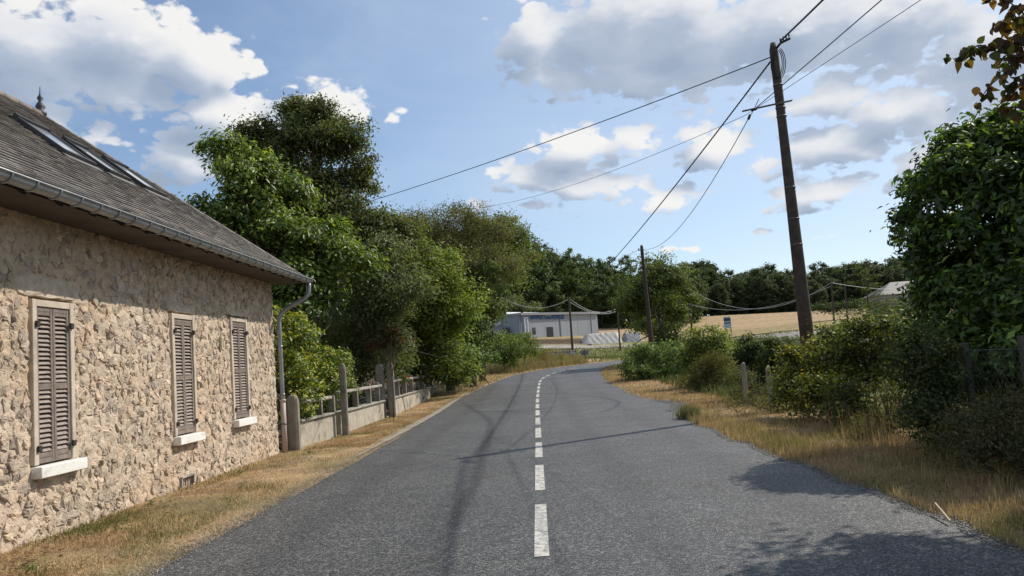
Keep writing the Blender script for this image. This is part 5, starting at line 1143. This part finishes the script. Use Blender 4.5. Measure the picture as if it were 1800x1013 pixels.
# ================================================================== GRASS
def blades(name, X, Y, hmin, hmax, wid, pal, lean=.5, seed=0, flat=0.0, palw=None, lenpow=1.0):
    r = np.random.default_rng(seed); n = len(X); Z = height(X, Y); h = hmin+(hmax-hmin)*r.random(n)**lenpow; an = r.uniform(0, 6.283, n); ln = np.abs(r.normal(size=n))*lean+flat
    dirx, diry = np.cos(an), np.sin(an); hx = h*np.sin(np.clip(ln, 0, 1.45)); hzz = h*np.cos(np.clip(ln, 0, 1.45)); w = wid*r.uniform(.6, 1.4, n)
    wa = r.uniform(0, 3.14, n); wx, wy = np.cos(wa)*w, np.sin(wa)*w
    b1 = np.stack([X-wx, Y-wy, Z-.01], 1); b2 = np.stack([X+wx, Y+wy, Z-.01], 1)
    m = np.stack([X+dirx*hx*.35, Y+diry*hx*.35, Z+hzz*.62], 1); tp = np.stack([X+dirx*hx, Y+diry*hx, Z+hzz*.92], 1)
    m1 = m-np.stack([wx, wy, 0*wx], 1)*.7; m2 = m+np.stack([wx, wy, 0*wx], 1)*.7
    V = np.stack([b1, b2, m2, m1, tp], 1).reshape(-1, 3); i = np.arange(n)[:, None]*5
    Fc = np.concatenate([i+[[0, 1, 2]], i+[[0, 2, 3]], i+[[3, 2, 4]]], 1).reshape(-1, 3)
    pal = np.array(pal); pt = fbm(X*1.1, Y*1.1, 3, seed+50)+r.normal(size=n)*.10; k = np.clip(((pt-.28)/.5*len(pal)), 0, len(pal)-1).astype(int); c = pal[k]*r.uniform(.7, 1.3, (n, 1))
    o = link(name, mesh_np(name, V, Fc, np.repeat(c, 5, 0)), M_GRASS); o['kind'] = 'stuff'; return o
STR_ = [(.46, .31, .17), (.52, .37, .21), (.38, .25, .13), (.56, .42, .25), (.42, .26, .13), (.33, .26, .12), (.20, .20, .07)]
STG = [(.52, .37, .21), (.46, .33, .18), (.56, .42, .25), (.42, .32, .16), (.30, .27, .11), (.19, .20, .07)]
r = np.random.default_rng(99)
def area(n, x0, x1, y0, y1, fn=None):
    X = r.uniform(x0, x1, n); Y = 1/(r.uniform(1/y1, 1/y0, n)) if y0 > 0 else r.uniform(y0, y1, n)
    if fn is not None: k = fn(X, Y); X, Y = X[k], Y[k]
    return X, Y
pat = lambda X, Y: fbm(X*1.4, Y*.9, 3, 123)
X, Y = area(62000, -5.68, -3.72, 4.2, 17.5, lambda X, Y: r.random(len(X)) < np.clip((-3.55-X+ (fbm(Y*1.5, X*0, 3, 5)-.5)*.6)/.5, .05, 1)); blades('mown_grass', X, Y, .02, .075, .0026, STR_, .75, 1, .25)
g_ = area(26000, -5.68, -3.9, 4.2, 17.0, lambda X, Y: pat(X, Y) > .56); blades('mown_grass', g_[0], g_[1], .03, .09, .0028, [(.12, .15, .04), (.16, .18, .05), (.30, .24, .09)], .5, 2, .05)
X, Y = area(38000, -5.25, -3.8, 17.0, 46, None); blades('mown_grass', X, Y, .02, .08, .0045, STR_, .7, 3, .2)
X, Y = area(60000, -8, 14, 40, 92, lambda X, Y: (lambda d: (d < -.05) & (d > -3.2) & (X < 14))(rd(X, Y))); blades('verge_grass', X, Y, .05, .22, .012, STG, .5, 4)
edge_r = lambda Y: np.interp(Y, Re[:, 1], Re[:, 0])
def rv(lo, hi): return lambda X, Y: (X > edge_r(Y)+lo) & (X < edge_r(Y)+hi)
X, Y = area(95000, 3.0, 6.6, 4.6, 30, rv(.02, 2.0)); blades('verge_grass', X, Y, .03, .13, .0032, STG, .65, 5, .1)
X, Y = area(60000, 3.4, 7.4, 4.6, 20, lambda X, Y: rv(.55, 3.0)(X, Y) & (fbm(X*2.2, Y*2.2, 3, 200) > .47)); blades('tall_grass', X, Y, .07, .26, .0032, STG, .5, 6, 0, lenpow=2.0)
X, Y = area(16000, 3.2, 6.0, 10.5, 19, rv(.05, .8)); blades('tall_grass', X, Y, .08, .24, .003, STG, .4, 7)
X, Y = area(7000, 4.6, 7.5, 5.5, 15, rv(1.35, 3.5)); blades('tall_grass', X, Y, .25, .65, .0028, [(.36, .27, .15), (.30, .22, .12), (.42, .33, .2)], .22, 8)
X, Y = area(34000, 3.4, 9, 20, 60, rv(.1, 3.2)); blades('verge_grass', X, Y, .04, .16, .007, STR_, .6, 9, .1)
X = r.normal(size=900)*.10+aty((1213, 725), 17.7)[0]; Y = r.normal(size=900)*.12+17.9; blades('sedge_tuft', X, Y, .15, .40, .006, [(.17, .19, .09), (.22, .22, .11), (.3, .27, .14)], .35, 10)
X, Y = area(90000, 5.5, 70, 22, 92, lambda X, Y: (rd(X, Y) < -1.0)); blades('meadow_grass', X, Y, .15, .45, .022, [(.10, .13, .045), (.13, .16, .05), (.16, .16, .06), (.08, .11, .04)], .4, 11)
X, Y = area(26000, -6, 60, 92, 116, None); blades('meadow_grass', X, Y, .10, .25, .04, [(.17, .19, .06), (.22, .21, .08), (.13, .16, .05)], .4, 12)
X, Y = area(30000, -9, 8, 60, 92, lambda X, Y: (lambda d: (d < -.4) & (X < 5))(rd(X, Y))); blades('tall_grass', X, Y, .25, .8, .018, [(.30, .24, .11), (.38, .28, .14), (.22, .21, .08), (.18, .19, .08)], .3, 13)
# straw litter on the gravel edge
X, Y = area(5000, -4.15, -3.5, 4.5, 26, None); blades('straw_litter', X, Y, .06, .28, .0028, [(.52, .42, .27), (.45, .35, .2), (.6, .5, .34)], .1, 14, 1.25)
# loose chippings along both asphalt edges and dead leaves blown against the wall
def scatter(name, X, Y, smin, smax, pal, mat, flatz=.6, up=0.0, seed=1):
    r = np.random.default_rng(seed); n = len(X); Z = height(X, Y)+up; sz = r.uniform(smin, smax, n)
    base_ = np.array([(1, 0, 0), (0, 1, 0), (-1, 0, 0), (0, -1, 0), (0, 0, flatz), (0, 0, -flatz)])
    V = base_[None]*sz[:, None, None]*r.uniform(.7, 1.3, (n, 6, 1)); a = r.uniform(0, 6.28, n); ca, sa = np.cos(a)[:, None], np.sin(a)[:, None]
    V = np.stack([V[..., 0]*ca-V[..., 1]*sa+X[:, None], V[..., 0]*sa+V[..., 1]*ca+Y[:, None], V[..., 2]+Z[:, None]], -1).reshape(-1, 3)
    T = np.array([(0, 1, 4), (1, 2, 4), (2, 3, 4), (3, 0, 4), (1, 0, 5), (2, 1, 5), (3, 2, 5), (0, 3, 5)]); Fc = (np.arange(n)[:, None, None]*6+T[None]).reshape(-1, 3)
    c = np.array(pal)[r.integers(0, len(pal), n)]*r.uniform(.7, 1.3, (n, 1)); o = link(name, mesh_np(name, V, Fc, np.repeat(c, 6, 0)), mat); o['kind'] = 'stuff'; return o
GP = [(.30, .28, .25), (.20, .19, .175), (.38, .34, .28), (.13, .125, .12)]
Y = 1/r.uniform(1/40, 1/4.6, 5200); el_ = np.interp(Y, Le[:, 1], Le[:, 0]); scatter('loose_gravel', el_-np.abs(r.normal(size=len(Y)))*.16+.06, Y, .003, .011, GP, M_CONC, seed=3, up=.008)
Y = 1/r.uniform(1/40, 1/5.0, 7000); scatter('loose_gravel', edge_r(Y)+np.abs(r.normal(size=len(Y)))*.22-.10, Y, .003, .012, GP, M_CONC, seed=4, up=.008)
Y = r.uniform(20, 25, 2500); scatter('loose_gravel', edge_r(Y)+r.uniform(-.4, 1.2, len(Y)), Y, .005, .018, GP, M_CONC, seed=5, up=.008)
Y = 1/r.uniform(1/30, 1/5, 900); X = -5.62+np.abs(r.normal(size=len(Y)))*.55; k = X < -3.7; scatter('fallen_leaves', X[k], Y[k], .012, .032, [(.16, .085, .045), (.22, .12, .06), (.11, .065, .035)], M_GRASS, .12, .035, 6)
Y = 1/r.uniform(1/30, 1/5.5, 700); X = edge_r(Y)+r.uniform(.2, 2.2, len(Y)); scatter('fallen_leaves', X, Y, .012, .035, [(.16, .085, .045), (.22, .12, .06), (.11, .065, .035)], M_GRASS, .12, .04, 7)
# broad-leaved weeds in the mown strip
Yw = [5.9, 7.1, 8.8, 10.6, 13.4, 16.0]; rw = np.random.default_rng(8); V = []
for i, yw in enumerate(Yw):
    xw = rw.uniform(-5.6, -4.3); n = 26; a = rw.uniform(0, 6.28, n); rr_ = rw.uniform(.01, .08, n); P = np.c_[xw+np.cos(a)*rr_, yw+np.sin(a)*rr_, rw.uniform(.02, .08, n)+hz(xw, yw)]; N = norm(np.c_[np.cos(a)*.4, np.sin(a)*.4, np.ones(n)]+rw.normal(size=(n, 3))*.2)
    V.append(leaves_arrays(P, N, rw.uniform(.03, .07, n), .42, np.array([(.10, .14, .04)])*rw.uniform(.8, 1.4, (n, 1)), T=np.c_[np.cos(a), np.sin(a), 0*a]*2))
v, f, c = join(V); o = link('weed_leaves', mesh_np('weed_leaves', v, f, c), M_LEAF); o['kind'] = 'stuff'
# dark crate at the foot of the silage heap
q = aty((1037, 611), 119.3); mb = MB(); mb.box((q[0]-.28, 119.0, q[2]), (q[0]+.28, 119.5, q[2]+.42), (.02, .02, .022)); mb.box((q[0]-.31, 118.98, q[2]+.42), (q[0]+.31, 119.52, q[2]+.48), (.03, .03, .03)); tag(link('storage_box', mb.mesh('storage_box'), M_PLAIN), 'small black box at the foot of the sheeted silage heap', 'box')
